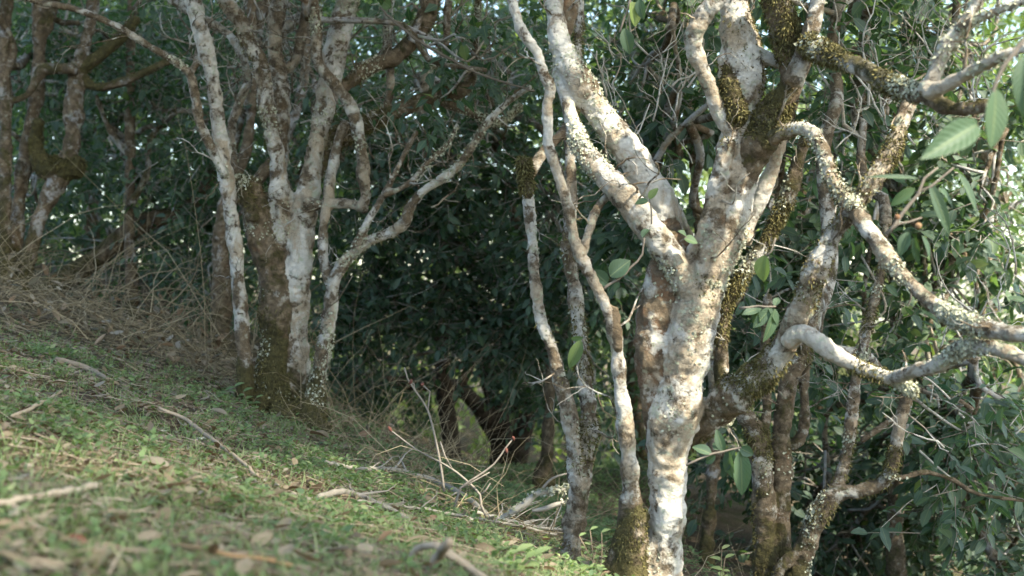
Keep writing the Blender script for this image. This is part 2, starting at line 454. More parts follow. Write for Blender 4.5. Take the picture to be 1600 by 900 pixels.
def wood(root, limbs, voxel, mat, base_moss=0.0, seed=1, knob=1.0):
    """all limbs -> tubes -> voxel skin -> noise -> one mesh per part; returns surface samples for lichen and moss"""
    mb = MB()
    S, SR, SL, ST, SM, SW = [], [], [], [], [], []
    for li, L in enumerate(limbs):
        C = spline(L['P'], max(voxel * 2.0, 0.012))
        k = len(C)
        arc = np.concatenate([[0], np.cumsum(np.linalg.norm(np.diff(C[:, :3], axis=0), axis=1))])
        rr = np.maximum(C[:, 3], voxel * 0.9)
        q = np.column_stack([arc, np.full(k, li * 7.3), np.full(k, seed * 3.7)])
        rm = float(rr.mean())
        wob = np.column_stack([vnoise(q, 0.22 / rm, seed + j) for j in range(3)]) * (0.11 * knob * rr)[:, None]
        ease = np.clip(arc / (3 * rm), 0, 1)[:, None]
        C[:, :3] += wob * ease
        rr = rr * (1 + 0.15 * knob * vnoise(q, 0.40 / rm, seed + 9) + 0.10 * vnoise(q, 1.1 / rm, seed + 10))
        mb.tube(C[:, :3], rr, 12)
        S.append(C[:, :3]); SR.append(rr); SL.append(np.full(k, li)); ST.append(arc / max(arc[-1], 1e-6))
        SM.append(np.interp(ST[-1], (0, L['fade']), np.broadcast_to(L['moss'], (2,)))); SW.append(np.interp(ST[-1], (0, L['fade']), np.broadcast_to(L['white'], (2,))))
    S = np.vstack(S); SR = np.concatenate(SR); SL = np.concatenate(SL)
    tmp = bpy.data.objects.new('skin', mb.mesh('skin'))
    COL.objects.link(tmp)
    md = tmp.modifiers.new('r', 'REMESH')
    md.mode = 'VOXEL'
    md.voxel_size = voxel
    md.use_smooth_shade = True
    ms = tmp.modifiers.new('s', 'SMOOTH')
    ms.factor = 0.5
    ms.iterations = 3
    dg = bpy.context.evaluated_depsgraph_get()
    me = bpy.data.meshes.new_from_object(tmp.evaluated_get(dg), depsgraph=dg)
    bpy.data.objects.remove(tmp)
    nv = len(me.vertices)
    V = np.empty(nv * 3, np.float32)
    me.vertices.foreach_get('co', V)
    V = V.reshape(-1, 3).astype(float)
    N = np.empty(nv * 3, np.float32)
    me.vertices.foreach_get('normal', N)
    N = N.reshape(-1, 3).astype(float)
    near = np.empty(nv, int)
    for a in range(0, nv, 4000):
        dd = np.sqrt(((V[a:a + 4000, None, :] - S[None]) ** 2).sum(-1)) / SR[None]
        near[a:a + 4000] = dd.argmin(1)
    rv = SR[near]
    amp = np.clip(rv, 0.004, 0.06)
    V2 = V + N * (amp * (0.16 * vnoise(V, 7.0, seed + 5) + 0.12 * vnoise(V, 16.0, seed) + 0.11 * vnoise(V, 41.0, seed + 1)) + 0.0024 * vnoise(V, 110.0, seed + 2))[:, None]
    lid = SL[near]
    moss = np.concatenate(SM)[near]
    white = np.concatenate(SW)[near]
    red = np.array([L['red'] for L in limbs])[lid]
    lich = np.array([L['lich'] for L in limbs])[lid]
    mt = np.array([L['mtuft'] for L in limbs])[lid]
    hgt = V2[:, 2] - ground(V2[:, 0], V2[:, 1], False)
    bm = base_moss * np.clip(1 - hgt / 0.55, 0, 1)
    moss = moss + 0.16 * N[:, 2] + bm
    white = white - 0.8 * bm
    cush = np.clip(moss - 0.35 + 0.3 * vnoise(V, 14.0, seed + 7), 0, 0.7)
    V2 = V2 + N * (cush * np.clip(rv * 0.55, 0.003, 0.016) * (0.6 + 0.8 * vnoise(V, 33.0, seed + 8)))[:, None]
    me.vertices.foreach_set('co', V2.astype(np.float32).ravel())
    me.update()
    me.vertices.foreach_get('normal', Nf := np.empty(nv * 3, np.float32))
    Nf = Nf.reshape(-1, 3)
    nf = len(me.polygons)
    LV = np.empty(nf * 4, np.int32)
    me.loops.foreach_get('vertex_index', LV)
    FQ = LV.reshape(-1, 4)
    # parts: trunk limbs share 'trunk'; every other limb is a branch of its own
    pid, names = np.zeros(len(limbs), int), []
    for i, L in enumerate(limbs):
        if L['part'] == 'trunk':
            if 'trunk' not in names:
                names.append('trunk')
            pid[i] = names.index('trunk')
        elif isinstance(L['part'], int):
            pid[i] = pid[L['part']]
        else:
            names.append('branch%d' % i)
            pid[i] = len(names) - 1
    fp = pid[lid[FQ[:, 0]]]
    att = np.column_stack([np.clip(moss, 0, 1), np.clip(white, 0, 1), red, np.zeros(nv)])
    for k, nm in enumerate(names):
        sel = FQ[fp == k]
        if not len(sel):
            continue
        ids, inv = np.unique(sel, return_inverse=True)
        b = MB()
        b.add(V2[ids], inv.reshape(-1, 4), None, att[ids])
        m2 = b.mesh('trunk' if nm == 'trunk' else 'branch')
        try:
            m2.normals_split_custom_set_from_vertices(Nf[ids])
        except Exception:
            pass
        link('trunk' if nm == 'trunk' else 'branch', m2, mat, root)
    bpy.data.meshes.remove(me)
    return dict(V=V2, N=np.array(Nf, float), r=rv, moss=moss, lich=lich, mt=mt)

def lichen_tufts(root, srf, count, rng, size=0.011):
    """small ruffled lobes standing off the bark in patches"""
    w = srf['lich'] * np.clip(-0.05 + 1.5 * vnoise(srf['V'], 7.0, 31), 0, 1) ** 1.5
    w = w + 1e-12
    pick = rng.choice(len(w), count, p=w / w.sum())
    P = srf['V'][pick] + rng.normal(0, 0.003, (count, 3))
    N = unit(srf['N'][pick] + rng.normal(0, 0.45, (count, 3)))
    T = unit(np.cross(N, rng.normal(0, 1, (count, 3))))
    B = np.cross(N, T)
    s = (size * rng.uniform(0.5, 1.5, count))[:, None]
    lift = rng.uniform(0.05, 0.6, count)[:, None]
    a = P - T * s * 0.4
    b = P + B * s * 0.55 + N * s * lift * 0.5
    c = P + T * s * 0.75 + N * s * lift
    d = P - B * s * 0.55 + N * s * lift * 0.35
    e = P + T * s * 0.25 + N * s * lift * 0.2
    V = np.stack([a, b, c, d, e], 1).reshape(-1, 3)
    i = np.arange(count)[:, None] * 5
    Tr = np.concatenate([i + np.array([[0, 4, 1]]), i + np.array([[1, 4, 2]]), i + np.array([[2, 4, 3]]), i + np.array([[3, 4, 0]])])
    A = np.zeros((count, 5, 4))
    A[:, :, 2] = rng.uniform(0, 1, count)[:, None]
    mb = MB()
    mb.add(V, None, Tr, A.reshape(-1, 4))
    o = mb.build('lichen', M_LICHEN, root, smooth=False)
    tag(o, kind='stuff')

def moss_tufts(root, srf, count, rng, length=0.016):
    w = srf['mt'] * np.clip(0.1 + 1.5 * vnoise(srf['V'], 8.0, 47) + 0.5 * srf['N'][:, 2] * 0.3, 0, 1) ** 1.2 + np.clip(srf['moss'] - 0.55, 0, 1) * 0.35
    w = w + 1e-12
    pick = rng.choice(len(w), count, p=w / w.sum())
    P = srf['V'][pick]
    D = unit(srf['N'][pick] + rng.normal(0, 0.5, (count, 3)) + np.array([0, 0, -0.25]))
    S = unit(np.cross(D, rng.normal(0, 1, (count, 3))))
    L = (length * rng.uniform(0.4, 1.6, count))[:, None]
    wd = 0.0022
    tip = P + D * L + np.array([0, 0, -1.0]) * L * rng.uniform(0, 0.7, (count, 1))
    mid = P + D * L * 0.55
    V = np.stack([P - S * wd, P + S * wd, mid + S * wd * 0.8, tip, mid - S * wd * 0.8], 1).reshape(-1, 3)
    i = np.arange(count)[:, None] * 5
    Tr = np.concatenate([i + np.array([[0, 1, 2]]), i + np.array([[0, 2, 4]]), i + np.array([[4, 2, 3]])])
    A = np.zeros((count, 5, 4))
    A[:, :, 2] = rng.uniform(0, 1, count)[:, None]
    mb = MB()
    mb.add(V, None, Tr, A.reshape(-1, 4))
    o = mb.build('moss', M_MOSS, root, smooth=False)
    tag(o, kind='stuff')

def crook(mb, p, d, L, r, rng, depth=2, white=0.7):
    """one crooked twig with side twigs"""
    n = 7
    P = [np.array(p, float)]
    d = unit(np.array(d, float))
    for i in range(n):
        d = unit(d + rng.normal(0, 0.30, 3) + np.array([0, 0, 0.06]))
        P.append(P[-1] + d * L / n)
    P = np.array(P)
    R = np.linspace(r, r * 0.45, n + 1) * (1 + rng.normal(0, .08, n + 1))
    mb.tube(P, R, 5, (rng.uniform(0.05, 0.45), white * rng.uniform(0.6, 1.2), 0.1, 0))
    if depth > 0:
        for _ in range(rng.integers(1, 4)):
            i = rng.integers(2, n)
            dd = P[i] - P[i - 1]
            crook(mb, P[i], unit(dd) + rng.normal(0, 0.65, 3), L * rng.uniform(0.35, 0.6), R[i] * 0.65, rng, depth - 1, white)

def thicket(root, boxes, rng, mat, white=0.7):
    """fine crooked twigs; boxes of (px0, px1, py0, py1, d0, d1, count, length, radius)"""
    mb = MB()
    for px0, px1, py0, py1, d0, d1, n, L, r in boxes:
        for _ in range(n):
            p = at(rng.uniform(px0, px1), rng.uniform(py0, py1), rng.uniform(d0, d1))
            a = rng.uniform(-1.25, 1.25)
            crook(mb, p, (math.sin(a), rng.normal(0, .3), math.cos(a)), L * rng.uniform(.6, 1.4), r * rng.uniform(.6, 1.4), rng, 2, white)
    o = mb.build('twigs', mat, root)
    tag(o, kind='stuff')

def side_twigs(root, srf, n, rng, L=0.16, r=0.0028, zmin=-0.5):
    """short twigs and dead snags growing out of the limbs"""
    mb = MB()
    ok = np.where((srf['r'] < 0.045) & (srf['V'][:, 2] > zmin))[0]
    for i in rng.choice(ok, n):
        crook(mb, srf['V'][i] - srf['N'][i] * 0.003, srf['N'][i] + rng.normal(0, .4, 3) + np.array([0, 0, .35]), L * rng.uniform(.25, 1.6), r * rng.uniform(.6, 1.5), rng, 1, 0.6)
    o = mb.build('twigs', M_BARK, root)
    tag(o, kind='stuff')

# ------------------------------------------------------------------ leaves
LODS = {
    0: (np.array([0, 0.42, 1.0]), np.array([0.0])),
    1: (np.array([0, 0.18, 0.45, 0.75, 1.0]), None),
    2: (np.array([0, 0.08, 0.2, 0.34, 0.48, 0.62, 0.76, 0.89, 1.0]), None),
}
def leaves(mb, P, D, N, L, W, droop, fold, rnd, extra=None, lod=1, shape=0.85):
    """P base, D direction, N upper-side normal; adds len(P) leaves to mb"""
    k = len(P)
    if k == 0:
        return
    D = unit(D)
    N = unit(N - D * (N * D).sum(1, keepdims=True))
    S = np.cross(D, N)
    ts = LODS[lod][0]
    inner = ts[1:-1]
    L = np.broadcast_to(L, (k,))[:, None]
    W = np.broadcast_to(W, (k,))[:, None]
    dr = np.broadcast_to(droop, (k,))[:, None]
    fo = np.broadcast_to(fold, (k,))[:, None]
    def centre(t):
        return P + D * L * t * (1 - 0.25 * dr * t) - N * (dr * L * t * t)
    cols, dat = [centre(0.0)], [(0.0, 0.5)]
    cr = (-1, 0, 1) if lod < 2 else (-1, -0.5, 0, 0.5, 1)
    for t in inner:
        hw = W * 0.5 * (math.sin(math.pi * t ** shape) ** 0.8)
        c = centre(t)
        for s in cr:
            cols.append(c + S * hw * s + N * hw * fo * abs(s) * (1.0 if abs(s) > 0.7 else 1.25))
            dat.append((t, 0.5 + 0.5 * s))
    cols.append(centre(1.0)); dat.append((1.0, 0.5))
    V = np.stack(cols, 1)
    nv = V.shape[1]
    m = len(cr)
    q, tr = [], []
    for j in range(m - 1):
        tr.append((0, 1 + j, 2 + j))
        e = 1 + (len(inner) - 1) * m
        tr.append((nv - 1, e + j + 1, e + j))
    for i in range(len(inner) - 1):
        for j in range(m - 1):
            a = 1 + i * m + j
            q.append((a, a + m, a + m + 1, a + 1))
    base = (np.arange(k) * nv)[:, None, None]
    Q = (base + np.array(q)[None]).reshape(-1, 4) if q else None
    T = (base + np.array(tr)[None]).reshape(-1, 3)
    A = np.zeros((k, nv, 4))
    dat = np.array(dat)
    A[:, :, 0] = dat[None, :, 0]
    A[:, :, 1] = dat[None, :, 1]
    A[:, :, 2] = np.broadcast_to(rnd, (k,))[:, None]
    if extra is not None:
        A[:, :, 3] = np.broadcast_to(extra, (k,))[:, None]
    mb.add(V.reshape(-1, 3), Q, T, A.reshape(-1, 4))

SUN_N = np.array(SUN_V)
LIT = [  # places kept clear of crown leaves so the sun lights them: point and radius
    (at(1290, 545, 3.7), 0.13), (at(1360, 578, 3.6), 0.15), (at(1410, 598, 3.55), 0.10), (at(1480, 565, 3.4), 0.11), (at(1570, 550, 3.2), 0.12),
    (at(1370, 380, 3.6), 0.14), (at(1420, 445, 3.4), 0.11), (at(1335, 320, 3.7), 0.13), (at(1385, 240, 3.7), 0.11), (at(1420, 165, 3.7), 0.13),
    (at(1520, 505, 3.1), 0.10), (at(1310, 270, 3.8), 0.09),
    (at(1490, 70, 3.2), 0.14), (at(1460, 120, 3.2), 0.12), (at(1540, 105, 3.1), 0.10),
    (at(1165, 100, 4.0), 0.11), (at(1140, 30, 4.0), 0.08), (at(1210, 95, 3.9), 0.07), (at(1240, 120, 3.8), 0.06), (at(1160, 200, 4.0), 0.07),
    (at(1145, 270, 4.0), 0.06), (at(1120, 370, 4.0), 0.06), (at(960, 215, 4.1), 0.10), (at(1000, 265, 4.1), 0.08),
    (at(1480, 230, 2.35), 0.12), (at(1555, 190, 2.3), 0.12), (at(1095, 140, 3.9), 0.05),
]
LIT += [(at(1540, 420, 7.2), 0.50), (at(1450, 500, 7.2), 0.35), (at(1590, 520, 7.0), 0.35), (at(1330, 40, 7.0), 0.30), (at(1480, 30, 7.2), 0.35), (at(1020, 60, 7.0), 0.25),
        (at(1180, 90, 4.0), 0.13), (at(1130, 320, 4.0), 0.10), (at(1600, 90, 2.3), 0.12), (at(1440, 285, 2.9), 0.10), (at(1460, 845, 7.6), 0.2)]
LITP = np.array([p for p, r in LIT])
LITR = np.array([r for p, r in LIT])

def sun_open(P, grow=0.125):
    """True where a leaf at P would shade one of the sunlit places"""
    rel = P[:, None, :] - LITP[None]
    s = rel @ SUN_N
    d2 = (rel ** 2).sum(-1) - s ** 2
    return ((s > 0.12) & (d2 < (LITR + grow) ** 2)).any(1)

def spray(leaf_mb, twig_mb, C, rng, leaf_len=0.085, per=7, lod=1, outward=None, tw=0.0028, lo=0.14, hi=0.34, col=(0.0, 0.9), keep_sun=False, holes=None):
    """twigs at C, each with its leaves"""
    n = len(C)
    D = rng.normal(0, 1, (n, 3))
    D[:, 2] = D[:, 2] * 0.6 - 0.15
    if outward is not None:
        D = D + outward
    D = unit(D)
    LT = rng.uniform(lo, hi, n)
    bend = rng.normal(0, 0.25, (n, 3))
    bend[:, 2] -= 0.15
    tpos = np.linspace(0.25, 1.0, per)
    P, DD, NN = [], [], []
    for j, t in enumerate(tpos):
        p = C + D * (LT * t)[:, None] + bend * (LT * t * t * 0.5)[:, None]
        side = unit(np.cross(D, rng.normal(0, 0.6, (n, 3)) + np.array([0, 0, 1.0])))
        sg = 1 if j % 2 else -1
        dd = D * 0.65 + side * sg * (0.9 if j < per - 1 else 0.2) + np.array([0, 0, -0.22]) + rng.normal(0, 0.28, (n, 3))
        nn = np.array([0, 0, 1.0]) + rng.normal(0, 0.38, (n, 3)) + np.array([0, -0.25, 0])
        P.append(p); DD.append(dd); NN.append(nn)
    P = np.vstack(P); DD = np.vstack(DD); NN = np.vstack(NN)
    keep = rng.uniform(0, 1, len(P)) < 0.88
    if keep_sun:
        keep &= ~sun_open(P, 0.125 if keep_sun is True else keep_sun)
    if holes is not None:
        keep &= ~holes(P)
    P, DD, NN = P[keep], DD[keep], NN[keep]
    m = len(P)
    L = leaf_len * rng.uniform(0.55, 1.25, m)
    r = np.clip(rng.beta(1.6, 2.6, m) * (col[1] - col[0]) * 1.15 + col[0], 0, 1)
    leaves(leaf_mb, P, DD, NN, L, L * rng.uniform(0.40, 0.54, m), rng.uniform(0.02, 0.3, m), rng.uniform(0.1, 0.5, m), r, None, lod)
    if twig_mb is not None:
        for i in range(n):
            tt = np.array([0, 0.5, 1.0])[:, None]
            pts = C[i] + D[i] * LT[i] * tt + bend[i] * LT[i] * tt * tt * 0.5
            twig_mb.tube(pts, np.array([tw, tw * 0.8, tw * 0.45]), 3, (0, 0, rng.uniform(0.1, 0.9), 0), cap=False)

def inside(rng, c, r, n):
    u = unit(rng.normal(0, 1, (n, 3))) * (rng.uniform(0, 1, n) ** (1 / 2.4))[:, None]
    return np.asarray(c) + u * np.asarray(r), u

def wander(a, b, n, rng, amp):
    t = np.linspace(0, 1, n)[:, None]
    P = a + (b - a) * t
    J = rng.normal(0, amp, (n, 3)) * np.sin(np.pi * t)
    return P + J

def crown(root, blobs, rng, start=None, leaf_len=0.085, per=7, lod=1, col=(0, 0.9), keep_sun=False, twig=True, mat=None, limbs=True, holes=None, bark=None, thin=1.0):
    """blobs: (px, py, d, rx, ry, rz, twigs) or (None, (x, y, z), rx, ry, rz, twigs)"""
    lm, tm, bmb = MB(), MB(), MB()
    for bl in blobs:
        if bl[0] is None:
            c = np.array(bl[1], float); rx, ry, rz, n = bl[2:]
            n = n * 0.45
        else:
            c = at(*bl[:3]); rx, ry, rz, n = bl[3:]
        n = int(n * thin)
        # clumped: twigs gather round a few sub centres
        k = max(3, n // 14)
        sub, _ = inside(rng, c, (rx, ry, rz), k)
        wh = rng.integers(0, k, n)
        sp = min(rx, ry, rz) * 0.45
        C = sub[wh] + rng.normal(0, sp * 0.55, (n, 3))
        zg = ground(C[:, 0], C[:, 1], False)
        C = C[C[:, 2] > zg + 0.08]
        out = unit(C - c) * 0.55
        spray(lm, tm if twig else None, C, rng, leaf_len, per, lod, out, col=col, keep_sun=keep_sun, holes=holes)
        if limbs and start is not None:
            s = np.asarray(start[rng.integers(0, len(start))], float)
            mid = wander(s, c, 7, rng, 0.10 * np.linalg.norm(c - s) / 2)
            mid = spline(mid, 0.06)
            r0 = 0.012 + 0.010 * max(rx, rz)
            bmb.tube(mid, np.linspace(r0 * 1.5, r0 * 0.7, len(mid)), 7, (0.35, 0.45, 0.1, 0))
            for q in sub[:min(k, 26)]:
                a = mid[rng.integers(len(mid) // 2, len(mid))]
                w = spline(wander(a, q, 5, rng, 0.12 * np.linalg.norm(q - a)), 0.05)
                if keep_sun and sun_open(w, 0.04).any():
                    continue
                bmb.tube(w, np.linspace(r0 * 0.6, 0.0032, len(w)), 5, (0.12, 0.75, 0.1, 0))
    lm.build('crown', mat or M_LEAF, root)
    if tm.n:
        o = tm.build('twigs', M_TWIG, root)
        tag(o, kind='stuff')
    if bmb.n:
        bmb.build('limbs', bark or M_BARKD, root)

# ------------------------------------------------------------------ the pale leaning tree at right
def tree_pale():
    rng = np.random.default_rng(101)
    loc = at(1035, 900, 4.0)
    root = empty('tea_tree', loc, 'thick white-barked tree with forked trunk, mossy foot and sunlit crooked branches reaching right', 'tree', 'gnarled tea trees')
    d = 4.0
    Ls = []
    T = lambda pts, dd=d, **k: Ls.append(limb(pts, dd, 'trunk', **k))
    Bn = lambda pts, dd=d, **k: Ls.append(limb(pts, dd, 'branch', **k))
    # main stem
    T([(1028, 1000, 46), (1032, 920, 38), (1037, 850, 32), (1041, 750, 32), (1044, 700, 34), (1052, 650, 38), (1062, 610, 37), (1073, 550, 36), (1091, 480, 33)], white=0.70, moss=0.0, lich=0.10)
    T([(1089, 490, 33), (1107, 420, 35), (1129, 350, 38), (1147, 285, 35), (1157, 210, 30), (1159, 140, 33), (1156, 70, 29), (1145, 0, 22), (1142, -90, 20)], (4.0, 3.95), white=0.74, moss=0.10, red=0.35, lich=0.35, mtuft=0.15)
    T([(1092, 470, 22), (1108, 385, 20), (1113, 330, 19), (1128, 265, 15), (1138, 220, 12)], (3.97, 3.9), white=0.62, moss=0.30, red=0.2, lich=0.3, mtuft=0.25)
    Ls.append(limb([(1180, 75, 9), (1198, 90, 10), (1212, 98, 9), (1222, 104, 6)], 3.93, len(Ls) - 2, white=0.9, lich=1.6))
    T([(1150, 185, 17), (1143, 130, 15), (1143, 75, 9)], (3.915, 3.93), white=0.25, moss=0.55, mtuft=1.1)
    # second stem behind, turning into the long diagonal limb
    Ls.append(limb([(1038, 780, 18), (1036, 720, 22), (1032, 665, 26), (1027, 610, 31), (1026, 550, 35), (1028, 500, 36), (1033, 460, 34), (1042, 420, 29), (1047, 370, 26)], (4.01, 4.05), 'trunk', white=0.36, moss=0.24, red=0.7, lich=0.02))
    Bn([(1046, 370, 26), (1036, 322, 27), (1012, 282, 27), (975, 230, 27), (940, 180, 26), (910, 138, 24), (886, 100, 21), (872, 60, 17), (867, 25, 14), (857, -25, 13)], (4.10, 4.15), white=0.72, moss=0.05, red=0.25, lich=0.12)
    big = len(Ls) - 1
    Ls.append(limb([(873, 70, 14), (886, 30, 14), (893, 5, 13), (900, -30, 12)], 4.2, big, white=0.35, red=0.5, moss=0.2))
    # front limb crossing it
    Bn([(1098, 480, 24), (1066, 425, 24), (1040, 390, 23), (1010, 353, 22), (980, 312, 20), (950, 280, 19), (925, 252, 18), (905, 225, 16), (893, 185, 12), (884, 150, 11), (870, 110, 11)], (3.97, 3.98, 4.05, 4.15), white=0.66, moss=0.10, red=0.2, lich=0.55)
    # hooked branch at top
    Bn([(1148, 215, 14), (1122, 172, 12), (1104, 125, 12), (1086, 82, 13), (1083, 55, 13), (1098, 25, 14), (1122, -2, 13), (1140, -40, 12)], (3.94, 3.8), white=0.62, moss=0.05, red=0.2)
    # mossy twin limbs at the top
    Bn([(1168, 270, 18), (1185, 222, 24), (1207, 178, 21), (1233, 138, 16), (1240, 95, 19), (1228, 50, 20), (1214, 0, 17), (1208, -40, 15)], (3.95, 3.8), white=0.30, moss=0.52, lich=0.4, mtuft=1.1)
    mossy = len(Ls) - 1
    Ls.append(limb([(1238, 130, 14), (1254, 88, 14), (1268, 45, 12), (1278, 0, 11), (1283, -40, 10)], (3.8, 3.75), mossy, white=0.45, moss=0.35, lich=0.2))
    # high limb to the right and its forks, two whitened to look sunlit
    Bn([(1262, 70, 16), (1300, 88, 14), (1340, 106, 14), (1380, 126, 14), (1420, 142, 14), (1455, 152, 12), (1478, 168, 11), (1510, 171, 10), (1545, 166, 8)], (3.75, 3.3, 3.1), white=0.45, moss=0.46, lich=0.5, mtuft=0.35)
    hi = len(Ls) - 1
    Ls.append(limb([(1445, 146, 13), (1462, 112, 12), (1478, 74, 13), (1504, 40, 11), (1526, 5, 9), (1540, -35, 8)], (3.2, 3.15), 'branch', white=0.9, moss=0.1, lich=0.4, red=0.2))
    Ls.append(limb([(1450, 148, 12), (1488, 128, 11), (1530, 106, 10), (1570, 86, 9), (1640, 62, 8)], (3.15, 2.9), 'branch', white=0.85, moss=0.15, lich=0.35, red=0.2))
    Ls.append(limb([(1500, 42, 7), (1540, 25, 7), (1590, 4, 7), (1640, -20, 6)], (3.15, 3.0), 'branch', white=0.5, lich=0.3))
    # arching limb from the fork down to the crossing at right
    Bn([(1180, 240, 17), (1203, 214, 14), (1232, 204, 12), (1256, 200, 10), (1274, 212, 10), (1286, 236, 11), (1296, 268, 12), (1313, 302, 12), (1335, 330, 14)], (3.95, 3.75, 3.65), white=(0.15, 0.6), moss=(0.6, 0.25), red=0.4, lich=0.2, mtuft=0.25)
    # lichen crusted limb behind the fork
    Bn([(1130, 660, 12), (1127, 560, 10), (1131, 490, 10), (1160, 430, 11), (1195, 380, 13), (1216, 338, 13), (1234, 298, 13), (1247, 255, 12), (1258, 215, 9)], (4.2, 4.15), white=0.35, moss=0.50, lich=0.8, mtuft=0.9)
    Bn([(1160, 380, 14), (1183, 320, 13), (1200, 280, 13), (1216, 232, 11), (1224, 205, 9)], (4.1, 4.05), white=0.72, moss=0.1)
    # low right limb with its elbow
    Bn([(1052, 690, 24), (1100, 656, 25), (1134, 624, 25), (1168, 601, 26), (1202, 571, 24), (1226, 540, 22), (1243, 505, 19), (1257, 468, 17), (1271, 430, 18), (1291, 390, 17), (1310, 355, 16), (1335, 325, 15), (1364, 282, 14), (1390, 240, 13), (1405, 200, 12), (1419, 165, 12), (1428, 135, 9)],
       (4.12, 3.85, 3.7, 3.65, 3.7), white=(0.25, 0.66), moss=(0.62, 0.30), red=0.3, lich=0.03, mtuft=0.45)
    Bn([(1232, 535, 14), (1246, 521, 14), (1266, 526, 14), (1300, 550, 13), (1350, 576, 12), (1398, 594, 11), (1430, 614, 6)], (3.75, 3.65, 3.55), white=1.0, moss=0.12, lich=1.2, red=0.0, mtuft=0.3)  # full white adds to the sunlight on the elbow
    elb = len(Ls) - 1
    Bn([(1395, 592, 10), (1430, 580, 11), (1470, 568, 12), (1505, 546, 12), (1550, 545, 12), (1600, 561, 13), (1680, 590, 13)], (3.57, 3.3, 3.1), white=0.62, moss=0.30, lich=0.6, red=0.3)
    Bn([(1330, 318, 14), (1345, 342, 14), (1370, 375, 13), (1395, 410, 13), (1425, 445, 12), (1465, 480, 12), (1500, 500, 13), (1545, 515, 14), (1600, 524, 15), (1680, 530, 15)], (3.65, 3.4, 3.05), white=0.62, moss=0.24, lich=0.8, red=0.1)
    # slim stem from the foot
    Bn([(992, 870, 22), (987, 800, 17), (985, 740, 14), (979, 680, 13), (969, 605, 12), (965, 545, 11), (955, 500, 10.5), (935, 455, 10), (911, 410, 9.5), (896, 370, 9), (886, 320, 9), (871, 270, 9), (857, 222, 9), (855, 165, 9), (860, 142, 9), (851, 118, 9), (840, 82, 8.5), (816, 50, 8), (800, 0, 7.5), (790, -40, 7)],
       (3.98, 3.9, 3.8), white=(0.0, 0.70), moss=(0.75, 0.05), red=0.15, fade=0.17)
    slim = len(Ls) - 1
    Ls.append(limb([(966, 545, 7), (963, 508, 8), (961, 480, 6)], 3.92, slim, white=0.05, moss=0.1))
    Bn([(910, 400, 6), (919, 365, 6.5), (930, 332, 6.5), (945, 310, 6), (965, 305, 5)], (3.92, 4.1), white=0.6, moss=0.1)
    # mossy foot
    T([(978, 985, 44), (980, 910, 33), (986, 850, 25), (996, 800, 17)], 3.96, white=0.25, moss=0.5, mtuft=0.35)
    srf = wood(root, Ls, 0.0055, M_BARK, base_moss=0.08, seed=5)
    side_twigs(root, srf, 60, rng, 0.18)
    lichen_tufts(root, srf, 13000, rng, 0.0075)
    moss_tufts(root, srf, 24000, rng, 0.0085)
    # shallow plates of thick lichen hang beside the fork
    # crown above the picture, spreading over the camera side
    start = [at(1142, -90, 4.0), at(1208, -40, 3.8), at(1283, -40, 3.75), at(1540, -35, 3.15), at(857, -25, 4.15)]
    crown(root, [(None, (0.9, 4.0, 1.75), 1.5, 1.2, 0.42, 620), (None, (2.3, 3.2, 2.2), 1.1, 1.1, 0.5, 160), ], rng, start, 0.095, 7, 0, keep_sun=True, twig=False)
    return root

def tree_twin():
    rng = np.random.default_rng(102)
    root = empty('tea_tree', at(888, 880, 4.4), 'two thin pale stems joined low down, just left of the thick white tree', 'tree', 'gnarled tea trees')
    Ls = []
    d = 4.35
    Ls.append(limb([(884, 930, 21), (889, 870, 19), (899, 810, 17), (907, 760, 17), (914, 710, 15), (921, 650, 14), (914, 590, 12), (905, 520, 11), (898, 450, 11), (889, 390, 10.5), (892, 320, 9), (892, 260, 9), (893, 200, 9), (899, 120, 8), (905, 40, 7), (908, -40, 6)], (d, d + .15), 'trunk', white=0.55, moss=0.18, lich=0.2, mtuft=0.25))
    Ls.append(limb([(905, 790, 13), (899, 740, 13), (897, 700, 13), (888, 640, 12), (874, 590, 11), (861, 540, 10), (845, 500, 9.5), (836, 440, 9), (832, 380, 9), (826, 320, 9), (824, 285, 9.5)], d, 'branch', white=0.58, moss=0.18, lich=0.2, mtuft=0.15))
    st = len(Ls) - 1
    Ls.append(limb([(825, 300, 9), (822, 270, 11), (819, 250, 9)], d - .02, st, white=0.15, moss=0.6, mtuft=1.5))
    Ls.append(limb([(824, 285, 8), (838, 255, 8), (855, 232, 8), (878, 208, 8), (893, 188, 8), (912, 150, 6)], (d, d + .2), 'branch', white=0.35, moss=0.3, red=0.3))
    srf = wood(root, Ls, 0.0055, M_BARK, base_moss=0.10, seed=15)
    side_twigs(root, srf, 14, rng, 0.14)
    lichen_tufts(root, srf, 350, rng, 0.008)
    moss_tufts(root, srf, 3500, rng, 0.012)
    crown(root, [(None, (0.15, 5.0, 1.75), 0.9, 0.8, 0.4, 260)], rng, [at(908, -40, 4.5)], 0.09, 7, 0, keep_sun=True, twig=False)
    return root

